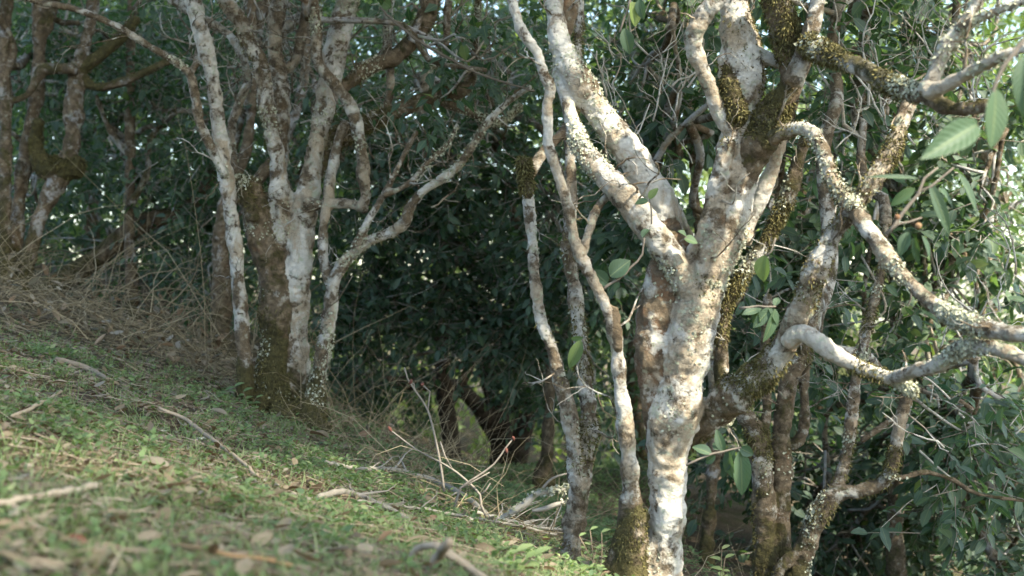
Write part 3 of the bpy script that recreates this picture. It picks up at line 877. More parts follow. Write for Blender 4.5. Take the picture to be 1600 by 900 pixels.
def tree_many():
    rng = np.random.default_rng(103)
    root = empty('tea_tree', at(1215, 935, 5.2), 'mossy brown several-stemmed tree at lower right, with a crooked stem leaning right', 'tree', 'gnarled tea trees')
    d = 5.1
    Ls = []
    Ls.append(limb([(1205, 980, 24), (1196, 900, 18), (1194, 830, 16), (1192, 760, 15), (1186, 700, 15), (1172, 660, 14), (1152, 635, 12), (1138, 605, 9)], d, 'trunk', white=0.42, moss=0.40, lich=0.3, mtuft=0.5))
    Ls.append(limb([(1222, 985, 22), (1224, 900, 15), (1220, 830, 13), (1222, 750, 13), (1222, 690, 15), (1226, 640, 15), (1232, 600, 15), (1245, 565, 12), (1262, 525, 9), (1275, 480, 7)], (d, d + .1), 'branch', white=0.30, moss=0.40, red=0.25, lich=0.15, mtuft=0.4))
    Ls.append(limb([(1190, 690, 9), (1198, 650, 8), (1197, 600, 8), (1196, 540, 7), (1200, 460, 6)], (d, d + .1), 'branch', white=0.3, moss=0.45, mtuft=0.4))
    Ls.append(limb([(1235, 700, 8), (1254, 680, 8), (1258, 640, 8), (1256, 600, 8), (1262, 540, 6)], d + .1, 'branch', white=0.4, moss=0.4, mtuft=0.4))
    Ls.append(limb([(1232, 985, 22), (1246, 890, 17), (1262, 850, 16), (1284, 800, 15), (1305, 772, 14), (1340, 766, 13), (1376, 757, 13), (1391, 738, 11), (1398, 700, 10), (1406, 660, 10), (1416, 618, 9), (1418, 585, 8)], (d - .1, d - .2, d - .3), 'branch', white=0.46, moss=0.30, lich=0.7, mtuft=0.3))
    le = len(Ls) - 1
    Ls.append(limb([(1300, 778, 13), (1313, 748, 12), (1324, 700, 10), (1331, 650, 10), (1336, 600, 9), (1350, 540, 8), (1364, 480, 7), (1377, 420, 6.5), (1384, 350, 5)], (d - .15, d), 'branch', white=0.40, moss=0.30, lich=0.6, mtuft=0.3))
    Ls.append(limb([(1388, 748, 5), (1415, 745, 4), (1445, 738, 4), (1485, 748, 3.5), (1530, 772, 3.5), (1620, 785, 3)], (d - .3, d - .1), 'branch', white=0.15, moss=0.4, lich=0.1))
    Ls.append(limb([(1345, 690, 5), (1370, 672, 5), (1400, 650, 5)], d, 'branch', white=0.5))
    Ls.append(limb([(1204, 985, 15), (1215, 900, 10), (1228, 880, 9), (1252, 858, 7)], d - .15, le, white=0.5, moss=0.3))
    srf = wood(root, Ls, 0.0065, M_BARK, base_moss=0.35, seed=25)
    side_twigs(root, srf, 45, rng, 0.18)
    lichen_tufts(root, srf, 4500, rng, 0.008)
    moss_tufts(root, srf, 9000, rng, 0.011)
    crown(root, [(1330, 160, 5.6, .42, .4, .5, 70), (1240, 470, 5.9, .30, .3, .38, 45), (1520, 640, 5.6, .36, .35, .35, 60), (None, (1.6, 5.6, 1.8), 1.3, 1.0, 0.4, 360)],
          rng, [at(1384, 350, 5.1), at(1262, 525, 5.2), at(1275, 480, 5.2)], 0.085, 7, 1, keep_sun=True, bark=M_BARK)
    return root

def tree_left():
    rng = np.random.default_rng(104)
    root = empty('tea_tree', at(440, 650, 6.5), 'broad old white and rust-brown trunk with a mossy foot and many thin stems', 'tree', 'gnarled tea trees')
    d = 6.5
    Ls = []
    T = lambda pts, dd=d, **k: Ls.append(limb(pts, dd, 'trunk', **k))
    Bn = lambda pts, dd=d, **k: Ls.append(limb(pts, dd, 'branch', **k))
    T([(452, 690, 40), (450, 640, 31), (455, 560, 27), (460, 480, 26), (465, 400, 25), (473, 340, 23), (481, 290, 17)], white=0.74, moss=0.05, red=0.1, lich=0.05)
    T([(428, 690, 38), (430, 640, 30), (431, 560, 26), (432, 480, 27), (425, 420, 27), (409, 370, 23), (397, 320, 20), (388, 285, 18)], 6.47, white=0.16, moss=0.42, red=0.2, lich=0.15, mtuft=0.3)
    Bn([(481, 290, 17), (492, 242, 14), (502, 190, 14), (511, 150, 16), (521, 100, 17), (530, 50, 18), (540, 0, 18), (547, -60, 17)], (6.5, 6.45), white=0.60, moss=0.2, lich=0.4, mtuft=0.1)
    Bn([(430, 440, 20), (436, 370, 20), (438, 300, 17), (434, 245, 12), (425, 205, 11), (417, 170, 12), (412, 130, 12), (404, 95, 12), (386, 62, 12), (374, 30, 12), (348, -5, 11), (330, -40, 10)], (6.5, 6.4), white=0.5, moss=0.15, lich=0.2, mtuft=0.2)
    Bn([(437, 290, 12), (440, 200, 12), (437, 140, 14), (433, 105, 13), (430, 60, 12), (437, 0, 12), (440, -50, 11)], (6.6, 6.7), white=0.5, moss=0.3, lich=0.1)
    Bn([(435, 115, 9), (462, 95, 9), (472, 50, 9), (480, 0, 9), (484, -40, 8)], 6.7, white=0.45, moss=0.3)
    # left pale stem
    Bn([(392, 690, 17), (384, 620, 13.5), (381, 560, 12.5), (378, 500, 12.5), (372, 440, 12), (368, 380, 11.5), (360, 320, 12), (349, 260, 12), (341, 200, 12), (335, 140, 12.5), (323, 80, 13), (309, 30, 13), (295, -20, 13), (285, -60, 12)], (6.4, 6.2), white=0.66, moss=0.05, red=0.15)
    Bn([(352, 275, 7), (330, 232, 8), (312, 190, 8), (304, 145, 8), (296, 116, 7), (272, 95, 6.5), (236, 74, 6), (180, 40, 6), (120, 15, 5.5), (60, 3, 5.5), (10, -12, 5)], (6.25, 5.9), white=0.52, moss=0.15, lich=0.3)
    Bn([(297, 118, 6), (308, 92, 6), (313, 60, 5), (316, 20, 5)], (6.2, 6.4), white=0.4, moss=0.3)
    Bn([(368, 290, 6), (362, 205, 6.5), (374, 160, 6.5), (386, 125, 7), (376, 80, 7), (352, 50, 7), (300, 20, 8), (262, -10, 8)], (6.7, 6.9), white=0.5, moss=0.3, lich=0.2)
    # hooked hanging branch in front of the trunk
    Bn([(487, -30, 9), (490, 0, 9), (495, 50, 9), (497, 95, 10), (514, 120, 9), (535, 146, 10), (554, 180, 10), (565, 230, 9), (567, 275, 10), (572, 308, 10), (562, 325, 9)], (6.2, 6.3, 6.35), white=0.50, moss=0.15, lich=0.7)
    Bn([(478, 318, 13), (505, 320, 9), (545, 318, 8.5), (572, 328, 8)], (6.45, 6.35), white=0.5, moss=0.15, lich=0.5)
    # dark mossy limbs to the right
    Bn([(516, 150, 12), (545, 130, 12), (575, 106, 13), (620, 86, 13), (650, 55, 14), (670, 18, 14), (682, -30, 13)], (6.5, 6.8), white=0.14, moss=0.35, lich=0.15, mtuft=0.4)
    Bn([(480, 285, 14), (505, 235, 16), (545, 206, 16), (582, 190, 15), (630, 170, 13), (680, 150, 12), (718, 142, 11), (738, 122, 7), (743, 70, 6), (746, 10, 5), (748, -40, 5)], (6.5, 6.7, 6.8), white=0.33, moss=0.45, lich=0.6, mtuft=0.7)
    Bn([(690, 158, 8), (725, 172, 7), (760, 186, 7), (785, 190, 6), (815, 165, 5)], (6.7, 6.6), white=0.2, moss=0.4, lich=0.6)
    Bn([(600, 185, 8), (610, 140, 7), (607, 90, 7), (606, 30, 8), (608, -40, 8)], 6.75, white=0.5, moss=0.2, lich=0.3)
    Bn([(660, 160, 7), (668, 110, 6), (690, 95, 5), (697, 60, 6), (700, 0, 6)], 6.75, white=0.45, moss=0.2, lich=0.4)
    # right pale stem and its forks
    Bn([(484, 690, 21), (492, 640, 17), (498, 590, 13), (508, 540, 12), (516, 480, 12), (520, 445, 12), (528, 424, 10), (546, 400, 8.5), (575, 378, 8), (604, 366, 8), (630, 350, 7.5), (640, 325, 8), (660, 300, 7.5), (690, 280, 7), (720, 255, 7), (745, 215, 6.5), (770, 182, 6), (800, 155, 5), (830, 135, 4.5)],
       (6.4, 6.3, 6.1), white=0.60, moss=0.15, lich=0.3, mtuft=0.1)
    Bn([(519, 450, 10), (507, 415, 8), (504, 370, 8), (511, 320, 8), (519, 270, 8), (527, 225, 7.5), (540, 190, 7)], (6.35, 6.45), white=0.5, moss=0.25, lich=0.5)
    Bn([(555, 388, 8), (572, 352, 7), (585, 328, 6), (602, 300, 5.5), (620, 265, 5), (636, 232, 4.5), (652, 205, 4)], (6.3, 6.25), white=0.5, moss=0.2, lich=0.3)
    Bn([(600, 306, 5), (640, 286, 5), (668, 255, 4.5), (700, 225, 4), (715, 195, 3.5)], (6.25, 6.3), white=0.45, moss=0.25, lich=0.3)
    T([(440, 720, 66), (441, 668, 52), (442, 630, 36), (443, 590, 22)], 6.5, white=0.1, moss=0.45, mtuft=0.3)
    T([(395, 345, 12), (383, 300, 13), (372, 275, 9)], 6.4, white=0.3, moss=0.5, lich=0.8, mtuft=0.6)
    T([(468, 630, 18), (496, 664, 12), (528, 692, 5)], (6.4, 6.2), white=0.1, moss=0.5)
    T([(410, 630, 18), (384, 652, 11), (346, 664, 4)], (6.4, 6.2), white=0.1, moss=0.5)
    T([(440, 640, 18), (446, 672, 12), (456, 700, 5)], (6.35, 6.0), white=0.1, moss=0.5)
    T([(490, 700, 26), (484, 655, 19), (482, 610, 12)], 6.5, white=0.1, moss=0.5, mtuft=0.4)
    srf = wood(root, Ls, 0.0085, M_BARK, base_moss=0.8, seed=35)
    side_twigs(root, srf, 110, rng, 0.24)
    lichen_tufts(root, srf, 9000, rng, 0.009)
    moss_tufts(root, srf, 15000, rng, 0.014)
    crown(root, [(None, (-1.0, 6.2, 2.35), 1.9, 1.3, 0.5, 900), (None, (-1.9, 5.2, 2.2), 1.2, 1.0, 0.5, 200), (None, (-0.6, 5.4, 1.9), 1.0, 0.9, 0.45, 200),
                 (640, 60, 6.6, .6, .35, .25, 40), (760, 110, 6.2, .3, .3, .3, 34)],
          rng, [at(547, -60, 6.5), at(285, -60, 6.2), at(330, -40, 6.4), at(682, -30, 6.8)], 0.09, 7, 0, keep_sun=True, twig=False)
    return root

PALE = tree_pale()
TWIN = tree_twin()
MANY = tree_many()
LEFT = tree_left()
thicket(LEFT, [(280, 560, 0, 200, 6.7, 7.6, 50, 0.42, 0.0055), (540, 800, 20, 230, 6.6, 7.4, 50, 0.38, 0.005), (560, 700, 220, 340, 6.2, 6.8, 14, 0.3, 0.004)], np.random.default_rng(131), M_BARK, 0.62)
thicket(PALE, [(930, 1090, 20, 260, 4.6, 5.6, 30, 0.26, 0.0036), (1290, 1560, 20, 260, 4.3, 5.4, 34, 0.26, 0.0036), (1450, 1600, 420, 700, 4.6, 5.4, 18, 0.24, 0.0034)], np.random.default_rng(132), M_BARK, 1.0)

# ------------------------------------------------------------------ trees behind
def stem(pts, d, moss=0.35, white=0.35, red=0.2):
    return limb(pts, d, 'trunk', moss=moss, white=white, red=red)

def back_tree(label, base, Ls, blobs, seed, voxel=0.012, name='tea_tree', lod=1, leaf=0.084, per=7, col=(0.0, 0.85), starts=None, thin=1.0, mtuft=0, twig=True, mat=None, barkm=None):
    rng = np.random.default_rng(seed)
    root = empty(name, base, label, 'tree', 'tea trees of the grove behind')
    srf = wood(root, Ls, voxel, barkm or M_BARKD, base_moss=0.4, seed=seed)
    if mtuft:
        moss_tufts(root, srf, mtuft, rng, 0.016)
    st = starts if starts is not None else [L['P'][-1, :3] for L in Ls] + [L['P'][-2, :3] for L in Ls]
    crown(root, blobs, rng, st, leaf, per, lod, col, twig=twig, thin=thin, mat=mat)
    return root

# left edge group
back_tree('blurred mossy tree of many upright stems with a mossy burl, at the left edge', at(30, 450, 9.0),
          [limb([(4, 480, 17), (6, 400, 11), (8, 300, 10), (8, 200, 9), (6, 100, 9), (12, -30, 9)], 8.8, 'trunk', white=0.32, moss=0.42),
           limb([(12, 480, 18), (25, 350, 12), (42, 230, 11), (60, 120, 11), (61, 20, 10), (60, -40, 9)], 9.0, 'branch', white=0.42, moss=0.35),
           limb([(30, 480, 13), (50, 380, 11), (72, 318, 12), (95, 272, 17), (112, 225, 14), (117, 150, 14), (126, 95, 12), (140, 40, 10), (152, -40, 9)], 8.9, 'branch', white=0.34, moss=0.36),
           limb([(125, 262, 16), (95, 262, 18), (68, 258, 17), (56, 225, 9), (60, 190, 8)], 8.9, 'branch', white=0.1, moss=0.75, mtuft=1.0),
           limb([(118, 115, 10), (150, 92, 10), (185, 62, 9), (215, 30, 7)], 8.9, 'branch', white=0.15, moss=0.7),
           limb([(118, 108, 9), (92, 108, 10), (66, 112, 9), (40, 150, 5), (0, 160, 6), (-40, 165, 6)], 8.8, 'branch', white=0.3, moss=0.5),
           limb([(128, 120, 7), (148, 136, 7), (185, 130, 7), (215, 118, 6), (265, 95, 6)], 8.9, 'branch', white=0.2, moss=0.6),
           limb([(62, 60, 12), (78, 20, 11), (84, -40, 10)], 9.0, 'branch', white=0.2, moss=0.5)],
          [(170, 60, 9.6, .45, .5, .40, 70), (60, 330, 10.2, .5, .5, .5, 90), (20, 120, 9.6, .4, .4, .6, 60), (100, 50, 11.0, 1.1, .5, .6, 170), (None, (-3.2, 8.6, 2.6), 1.6, 1.4, .5, 300)], 201, 0.011, mtuft=5000)
back_tree('slender brown tree in deep shade between the left edge trees and the broad trunk', at(205, 470, 9.8),
          [stem([(208, 500, 12), (203, 380, 9), (203, 280, 8), (204, 150, 7), (205, 20, 7), (206, -40, 6)], 9.8, 0.3, 0.3),
           limb([(204, 320, 6), (230, 270, 6), (235, 220, 5), (270, 175, 5), (330, 180, 4)], 9.7, 'branch', moss=0.5),
           limb([(205, 250, 6), (170, 200, 5), (150, 150, 4)], 9.8, 'branch', moss=0.4)],
          [(230, 170, 10.2, .6, .5, .5, 130), (250, 330, 10.4, .6, .5, .45, 120), (180, 250, 10.8, .6, .5, .6, 100), (None, (-2.4, 10.0, 2.6), 1.6, 1.2, .7, 260)], 202)
back_tree('low leaning mossy tree behind the dry brush on the left', at(60, 470, 10.5),
          [stem([(40, 480, 20), (95, 440, 18), (160, 395, 17), (230, 345, 15), (290, 330, 13), (330, 280, 10), (350, 200, 8)], 10.2, 0.45, 0.12)],
          [(300, 400, 10.6, .6, .5, .35, 120), (150, 420, 11.2, .7, .5, .4, 120), (320, 250, 10.8, .5, .5, .6, 110)], 203)
back_tree('dense tree whose leaves fill the gaps between the stems of the broad trunk', at(360, 500, 9.0),
          [stem([(350, 560, 18), (345, 430, 14), (350, 330, 12), (385, 230, 9), (395, 100, 8), (390, -40, 7)], 9.0, 0.3, 0.3),
           limb([(350, 330, 8), (420, 260, 8), (470, 150, 7), (480, 20, 6), (485, -40, 6)], 9.1, 'branch', white=0.45)],
          [(400, 90, 9.4, .55, .5, .55, 130), (310, 200, 9.6, .5, .5, .7, 110), (500, 60, 9.6, .6, .5, .6, 130), (340, 430, 9.6, .45, .4, .4, 90), (540, 260, 9.4, .4, .4, .5, 100), (None, (-1.7, 9.2, 2.8), 1.7, 1.1, .6, 300)], 204)
# middle
back_tree('dark straight-trunked tree in the shaded hollow at the middle', at(705, 735, 11.0),
          [limb([(712, 760, 19), (708, 715, 15), (698, 640, 13), (690, 560, 13), (686, 480, 14), (690, 400, 12), (705, 300, 9)], 11.0, 'trunk', white=0.06, moss=0.15),
           limb([(699, 640, 8), (715, 610, 8), (745, 560, 7), (790, 520, 6)], 11.0, 'branch', white=0.2),
           limb([(688, 470, 10), (640, 465, 9), (590, 476, 10), (555, 470, 9), (530, 450, 7), (500, 400, 6)], (11, 9.5), 'branch', white=0.08, moss=0.6),
           limb([(690, 520, 8), (740, 540, 7), (820, 545, 7), (900, 520, 6)], 10.6, 'branch', white=0.1, moss=0.3)],
          [(690, 360, 9.6, .65, .6, .45, 210), (610, 300, 9.4, .55, .5, .5, 170), (800, 420, 9.6, .5, .5, .5, 170), (640, 480, 9.6, .6, .5, .35, 170), (760, 500, 9.4, .5, .5, .28, 150), (860, 500, 9.6, .5, .5, .4, 150), (560, 460, 9.6, .45, .5, .5, 140), (580, 560, 10.4, .4, .4, .2, 50), (850, 580, 10.2, .4, .4, .25, 60)], 205, barkm=M_BARKSHADE, thin=1.35)
back_tree('black-looking forked tree far down in the hollow, dark against the bright leaves beyond', at(785, 752, 13.2),
          [limb([(790, 780, 27), (786, 740, 20), (782, 690, 18), (775, 640, 15), (765, 590, 14), (760, 500, 12)], 13.2, 'trunk', white=0.0, moss=0.1),
           limb([(776, 680, 15), (752, 640, 14), (725, 612, 13), (695, 600, 11), (640, 598, 11), (560, 592, 12), (480, 590, 10)], (13.2, 12.4), 'branch', white=0.0, moss=0.2),
           limb([(785, 700, 14), (800, 640, 13), (808, 580, 12), (805, 500, 9)], 13.3, 'branch', white=0.0, moss=0.1),
           limb([(795, 760, 18), (815, 690, 15), (835, 610, 12), (860, 540, 9)], 13.0, 'branch', white=0.03, moss=0.2)],
          [(760, 550, 13.6, 1.0, .7, .40, 260), (640, 580, 13.8, .8, .7, .5, 240), (550, 600, 13.6, .6, .6, .35, 90), (870, 580, 13.6, .6, .6, .4, 120), (680, 470, 13.0, 1.2, .7, .4, 180), (None, (-0.4, 13.2, 1.6), 2.4, 1.5, 1.0, 420)], 206, 0.014, thin=1.0, twig=False, barkm=M_BARKSHADE, col=(0, 0.5))  # bark and leaf colours lowered to deepen the shade of the hollow
back_tree('leafy tree filling the space above the hollow, left of the diagonal white limb', at(820, 700, 9.2),
          [stem([(850, 760, 16), (855, 690, 9), (858, 560, 8), (840, 430, 8), (800, 330, 7), (770, 200, 7), (760, 80, 6)], 9.2, 0.3, 0.15),
           limb([(842, 440, 6), (880, 360, 6), (930, 280, 5), (960, 160, 5)], 9.1, 'branch'),
           limb([(800, 330, 6), (740, 290, 5), (690, 220, 5), (650, 120, 4)], 9.2, 'branch')],
          [(740, 260, 8.9, .5, .5, .4, 160), (800, 130, 9.0, .5, .5, .4, 100), (660, 190, 9.6, .5, .5, .4, 120), (930, 420, 8.6, .4, .4, .55, 150), (870, 330, 8.8, .4, .4, .5, 140), (700, 90, 10.0, .7, .5, .35, 80), (930, 600, 9.6, .35, .4, .4, 60)], 207, thin=1.35)
# right
back_tree('leafy tree with dark glossy leaves showing between the white limbs of the forked tree', at(1108, 872, 7.0),
          [limb([(1102, 920, 15), (1105, 850, 12), (1112, 760, 10), (1118, 660, 10), (1110, 520, 9), (1095, 400, 8), (1085, 280, 7), (1075, 150, 6), (1070, 30, 5)], 7.0, 'trunk', white=0.45, moss=0.35),
           limb([(1100, 420, 6), (1060, 330, 6), (1020, 260, 7), (1050, 200, 6), (1062, 130, 5), (1050, 40, 4)], (7.0, 6.2), 'branch', white=0.6, moss=0.1),
           limb([(1015, 270, 5), (1040, 225, 5), (1075, 190, 5), (1110, 160, 4)], (6.3, 6.0), 'branch', white=0.6, moss=0.1),
           limb([(1112, 520, 6), (1170, 440, 6), (1210, 330, 5), (1230, 200, 5)], 7.0, 'branch', white=0.4)],
          [(1010, 120, 6.9, .36, .4, .42, 120), (1050, 260, 7.0, .26, .35, .4, 90), (1200, 560, 7.3, .28, .4, .5, 110), (1040, 20, 7.2, .5, .45, .25, 70), (1130, 480, 7.4, .3, .35, .4, 80), (1000, 380, 7.2, .2, .3, .3, 50), (1130, 720, 7.6, .25, .3, .4, 60), (1200, 300, 6.8, .25, .3, .4, 70), (None, (1.2, 7.0, 2.2), 1.1, .9, .4, 260)], 208, 0.009, lod=1, leaf=0.105)
back_tree('tall leafy tree behind the sunlit branches at upper right', at(1420, 800, 7.4),
          [limb([(1400, 900, 16), (1400, 760, 12), (1405, 600, 10), (1395, 420, 9), (1400, 280, 9), (1410, 130, 8), (1418, 20, 8), (1420, -40, 7)], 7.4, 'trunk', white=0.45, moss=0.3),
           limb([(1400, 320, 6), (1350, 200, 8), (1348, 90, 8), (1358, -30, 8)], (7.2, 6.6), 'branch', white=0.45, moss=0.35),
           limb([(1405, 520, 6), (1470, 430, 6), (1540, 330, 5), (1570, 200, 5)], (7.3, 6.8), 'branch', white=0.4),
           limb([(1402, 640, 5), (1460, 560, 5), (1530, 500, 5)], 7.3, 'branch', white=0.4)],
          [(1370, 60, 7.0, .45, .4, .35, 110), (1500, 60, 7.2, .45, .4, .35, 90), (1540, 270, 6.8, .4, .4, .42, 100), (1450, 380, 7.0, .4, .4, .4, 75), (1560, 420, 7.4, .4, .4, .3, 30), (1350, 500, 7.0, .3, .35, .4, 90), (1290, 300, 7.2, .25, .3, .5, 80), (1480, 640, 7.0, .45, .4, .3, 110), (None, (2.6, 7.2, 2.4), 1.3, 1.0, .4, 240)], 209, 0.010, col=(0.05, 1.0), leaf=0.105)
back_tree('low spreading tree of small blue-green leaves at the lower right corner', at(1560, 930, 7.2),
          [limb([(1600, 980, 14), (1575, 910, 10), (1540, 840, 9), (1505, 770, 8), (1480, 700, 6), (1470, 640, 4)], 7.0, 'trunk', white=0.5, moss=0.35),
           limb([(1545, 850, 6), (1580, 780, 6), (1600, 700, 5)], 7.0, 'branch', white=0.4),
           limb([(1600, 640, 5), (1560, 620, 6), (1530, 600, 5), (1520, 560, 4)], (6.2, 6.0), 'branch', white=0.75, moss=0.05)],
          [(1440, 820, 8.6, .6, .5, .42, 230), (1330, 860, 8.8, .6, .5, .35, 190), (1560, 720, 6.8, .4, .4, .3, 120), (1570, 870, 7.2, .4, .4, .3, 120), (1440, 720, 7.8, .45, .4, .3, 150), (1510, 790, 8.2, .6, .5, .4, 210), (1350, 700, 8.6, .5, .45, .4, 150), (1240, 700, 9.2, .45, .45, .4, 130), (1260, 790, 8.4, .45, .4, .4, 110), (1180, 850, 8.8, .4, .4, .35, 80)], 210, 0.010, leaf=0.085, lod=1)
back_tree('mid-green tree further down the slope beyond the several-stemmed tree', at(1280, 800, 10.5),
          [limb([(1290, 860, 16), (1285, 760, 12), (1280, 600, 10), (1290, 420, 9), (1300, 200, 8)], 10.5, 'trunk', white=0.2, moss=0.3)],
          [(1300, 640, 10.2, .8, .6, .6, 200), (1220, 420, 10.0, .7, .6, .6, 180), (1350, 330, 10.4, .8, .6, .6, 160), (1300, 120, 10.4, .9, .6, .6, 150), (1120, 620, 10.6, .6, .5, .6, 130), (1060, 740, 10.6, .4, .4, .4, 70)], 211, 0.014)
back_tree('yellowish-green tree further down the slope at the right edge', at(1560, 850, 11.0),
          [limb([(1570, 900, 16), (1560, 760, 12), (1545, 560, 10), (1550, 380, 9), (1540, 200, 8)], 11.0, 'trunk', white=0.2, moss=0.3)],
          [(1530, 560, 11.0, .8, .6, .7, 150), (1460, 740, 10.6, .9, .6, .5, 190), (1580, 300, 11.0, .8, .6, .7, 130), (1450, 180, 11.2, .9, .6, .6, 120), (1620, 780, 10.4, .6, .5, .6, 120)], 212, 0.014, col=(0.15, 1.1))
back_tree('tall tree of the back row behind the thick white tree', at(1000, 760, 12.0),
          [limb([(1005, 800, 18), (1000, 700, 14), (985, 520, 12), (990, 320, 10), (1000, 80, 8)], 12.0, 'trunk', white=0.15, moss=0.3)],
          [(950, 300, 11.6, 1.0, .7, .8, 220), (1010, 90, 11.8, 1.1, .7, .7, 170), (900, 130, 12.2, 1.0, .7, .7, 150), (1000, 560, 11.8, .7, .6, .6, 130), (880, 420, 11.6, .8, .6, .6, 150), (800, 40, 12.0, 1.1, .7, .6, 170), (1080, 40, 12.0, 1.0, .7, .6, 150)], 213, 0.014, twig=False, thin=1.3, col=(0, 0.7))
back_tree('tall tree of the back row behind the broad old trunk', at(420, 520, 12.5),
          [limb([(430, 600, 18), (425, 450, 14), (430, 300, 12), (420, 100, 9)], 12.5, 'trunk', white=0.15, moss=0.3)],
          [(430, 260, 12.2, 1.1, .7, .9, 230), (560, 180, 12.4, 1.1, .7, .8, 200), (330, 330, 12.4, .9, .6, .9, 180), (520, 420, 12.4, .8, .6, .6, 150), (420, 60, 12.6, 1.4, .7, .6, 230), (620, 60, 12.6, 1.2, .7, .5, 170)], 214, 0.014, twig=False, col=(0, 0.6), thin=1.25)
back_tree('tall tree of the back row in the dark at upper left', at(140, 460, 13.0),
          [limb([(150, 520, 18), (145, 400, 14), (140, 250, 12), (130, 60, 9)], 13.0, 'trunk', white=0.15, moss=0.3)],
          [(140, 260, 12.8, 1.2, .7, .9, 230), (40, 160, 12.6, 1.1, .7, 1.0, 200), (240, 120, 13.0, 1.2, .7, .7, 200), (200, 420, 12.8, 1.0, .6, .5, 150), (60, 380, 12.8, .8, .6, .6, 130), (80, 40, 12.8, 1.3, .7, .6, 330), (300, 50, 12.8, 1.1, .7, .6, 280), (120, 150, 13.4, 1.5, .6, .8, 300)], 215, 0.014, twig=False, col=(0, 0.6), thin=1.35)

# ------------------------------------------------------------------ far wood in the sun (one mass nobody could count)
def far_wood():
    rng = np.random.default_rng(301)
    mb = MB()
    n = 26000
    y = rng.uniform(17, 30, n)
    x = rng.uniform(-0.60, 0.60, n) * y
    base = ground(x, y, False)
    xs = np.column_stack([x, y * 0, y * 0])
    top = (0.20 + 0.05 * vnoise(xs, 0.35, 8) + 0.06 * vnoise(xs, 0.12, 9)) * y + 1.6
    z = base + rng.uniform(0, 1, n) ** 0.75 * np.maximum(top - base, 1.0)
    C = np.column_stack([x, y, z])
    spray(mb, None, C, rng, 0.20, 7, 0, lo=0.2, hi=0.7, col=(0, 1.0))
    o = mb.build('far_foliage', M_LEAFFAR)
    tag(o, 'sunlit yellow-green foliage far beyond the grove, seen through gaps', 'far foliage', kind='stuff')

far_wood()

# ------------------------------------------------------------------ unseen upper crowns added above the picture to shade the grove
def canopy():
    rng = np.random.default_rng(401)
    roots = [o for o in COL.objects if o.type == 'EMPTY' and o.get('category') == 'tree']
    spots = {}
    for gx in np.arange(-7.0, 8.6, 1.15):
        for gy in np.arange(0.4, 13.5, 1.15):
            x, y = gx + rng.uniform(-.4, .4), gy + rng.uniform(-.4, .4)
            z = max(0.235 * y + 0.75, 1.9 - 0.10 * x) + rng.uniform(0.0, 0.7)
            if y < 4.6 and x < 2.0:
                continue                           # open sky behind and left of the camera
            r = min(roots, key=lambda o: (o.location.x - x) ** 2 + (o.location.y - y) ** 2)
            spots.setdefault(r.name, []).append((x, y, z))
    for nm, cs in spots.items():
        root = bpy.data.objects[nm]
        mb, tb = MB(), MB()
        for c in cs:
            C, u = inside(rng, c, (0.95, 0.95, 0.40), CANOPY_N * (1 if -2.2 < c[0] < 1.2 and 7.5 < c[1] < 13.5 else 1))
            spray(mb, None, C, rng, 0.13, 7, 0, u * 0.4, lo=0.2, hi=0.45, keep_sun=True)
            top = np.array([root.location.x, root.location.y, 0.24 * root.location.y + 0.45])
            w = spline(wander(top, np.array(c), 6, rng, 0.12), 0.15)
            if sun_open(w, 0.05).any():
                continue
            tb.tube(w, np.linspace(0.022, 0.008, len(w)), 6, (0.3, 0.4, 0, 0))
        mb.build('added_shade_crown', M_LEAF, root)
        tb.build('added_crown_limbs', M_BARKD, root)

CANOPY_N = 12
canopy()

def shade_tree(label, trunk_at, lean, test, n, seed):
    """an unseen tall tree added at the sunward side to keep the sun off part of the grove"""
    rng = np.random.default_rng(seed)
    root = empty('added_shade_tree', (*trunk_at, gz(*trunk_at)), label, 'tree')  # out of view, added only for the shade it casts
    x = rng.uniform(-13, 6, n); y = rng.uniform(-1, 32, n)
    k = test(x, y) & (rng.uniform(0, 1, n) < np.where((y < 4.6) & (x < 0.0), 0.42, np.where(y < 5.2, 0.62, 1.0)))
    x, y = x[k], y[k]
    C = np.column_stack([x, y, np.zeros_like(x)]) + SUN_N * (rng.uniform(14.0, 17.0, len(x)) + 0.10 * y)[:, None]
    C = C[vnoise(C, 0.9, 61) > -0.80]
    lm, bm, lb = MB(), MB(), MB()
    spray(lm, None, C, rng, 0.25, 7, 0, lo=0.25, hi=0.6, keep_sun=0.24)
    base = np.array(root.location)
    fork = np.array([*lean, 8.0])
    P = spline(np.array([base - [0, 0, .3], (base + fork) / 2 + [0.2, 0, 0], fork]), 0.4)
    bm.tube(P, np.linspace(0.34, 0.24, len(P)), 14, (0.3, 0.4, 0, 0))
    for _ in range(14):
        q = C[rng.integers(len(C))]
        w = spline(wander(fork, q, 6, rng, 0.4), 0.3)
        if sun_open(w, 0.15).any():
            continue
        lb.tube(w, np.linspace(0.14, 0.03, len(w)), 8, (0.3, 0.4, 0, 0))
    bm.build('trunk', M_BARKD, root)
    lb.build('limbs', M_BARKD, root)
    lm.build('crown', M_LEAF, root)

def shaded(x, y):
    return np.where(y < 10, x < 4.2 - 0.12 * y, np.where(y < 15.5, x < 1.6, x < -2.4))
shade_tree('unseen tall tree added behind the photographer to shade the grove', (9.0, -2.0), (8.6, -1.0), lambda x, y: shaded(x, y) & (y < 12), 46000, 431)
shade_tree('unseen tall tree added farther along the slope to shade the left side', (8.5, 8.0), (7.0, 8.5), lambda x, y: shaded(x, y) & (y >= 12), 46000, 433)

# ------------------------------------------------------------------ forest floor
def hit(px, py, h=0.0):
    """the place on the ground seen at a pixel of the photograph"""
    for dd in np.arange(1.2, 16, 0.02):
        p = at(px, py, dd)
        if p[2] <= gz(p[0], p[1]) + h:
            return p
    return at(px, py, 6.0)

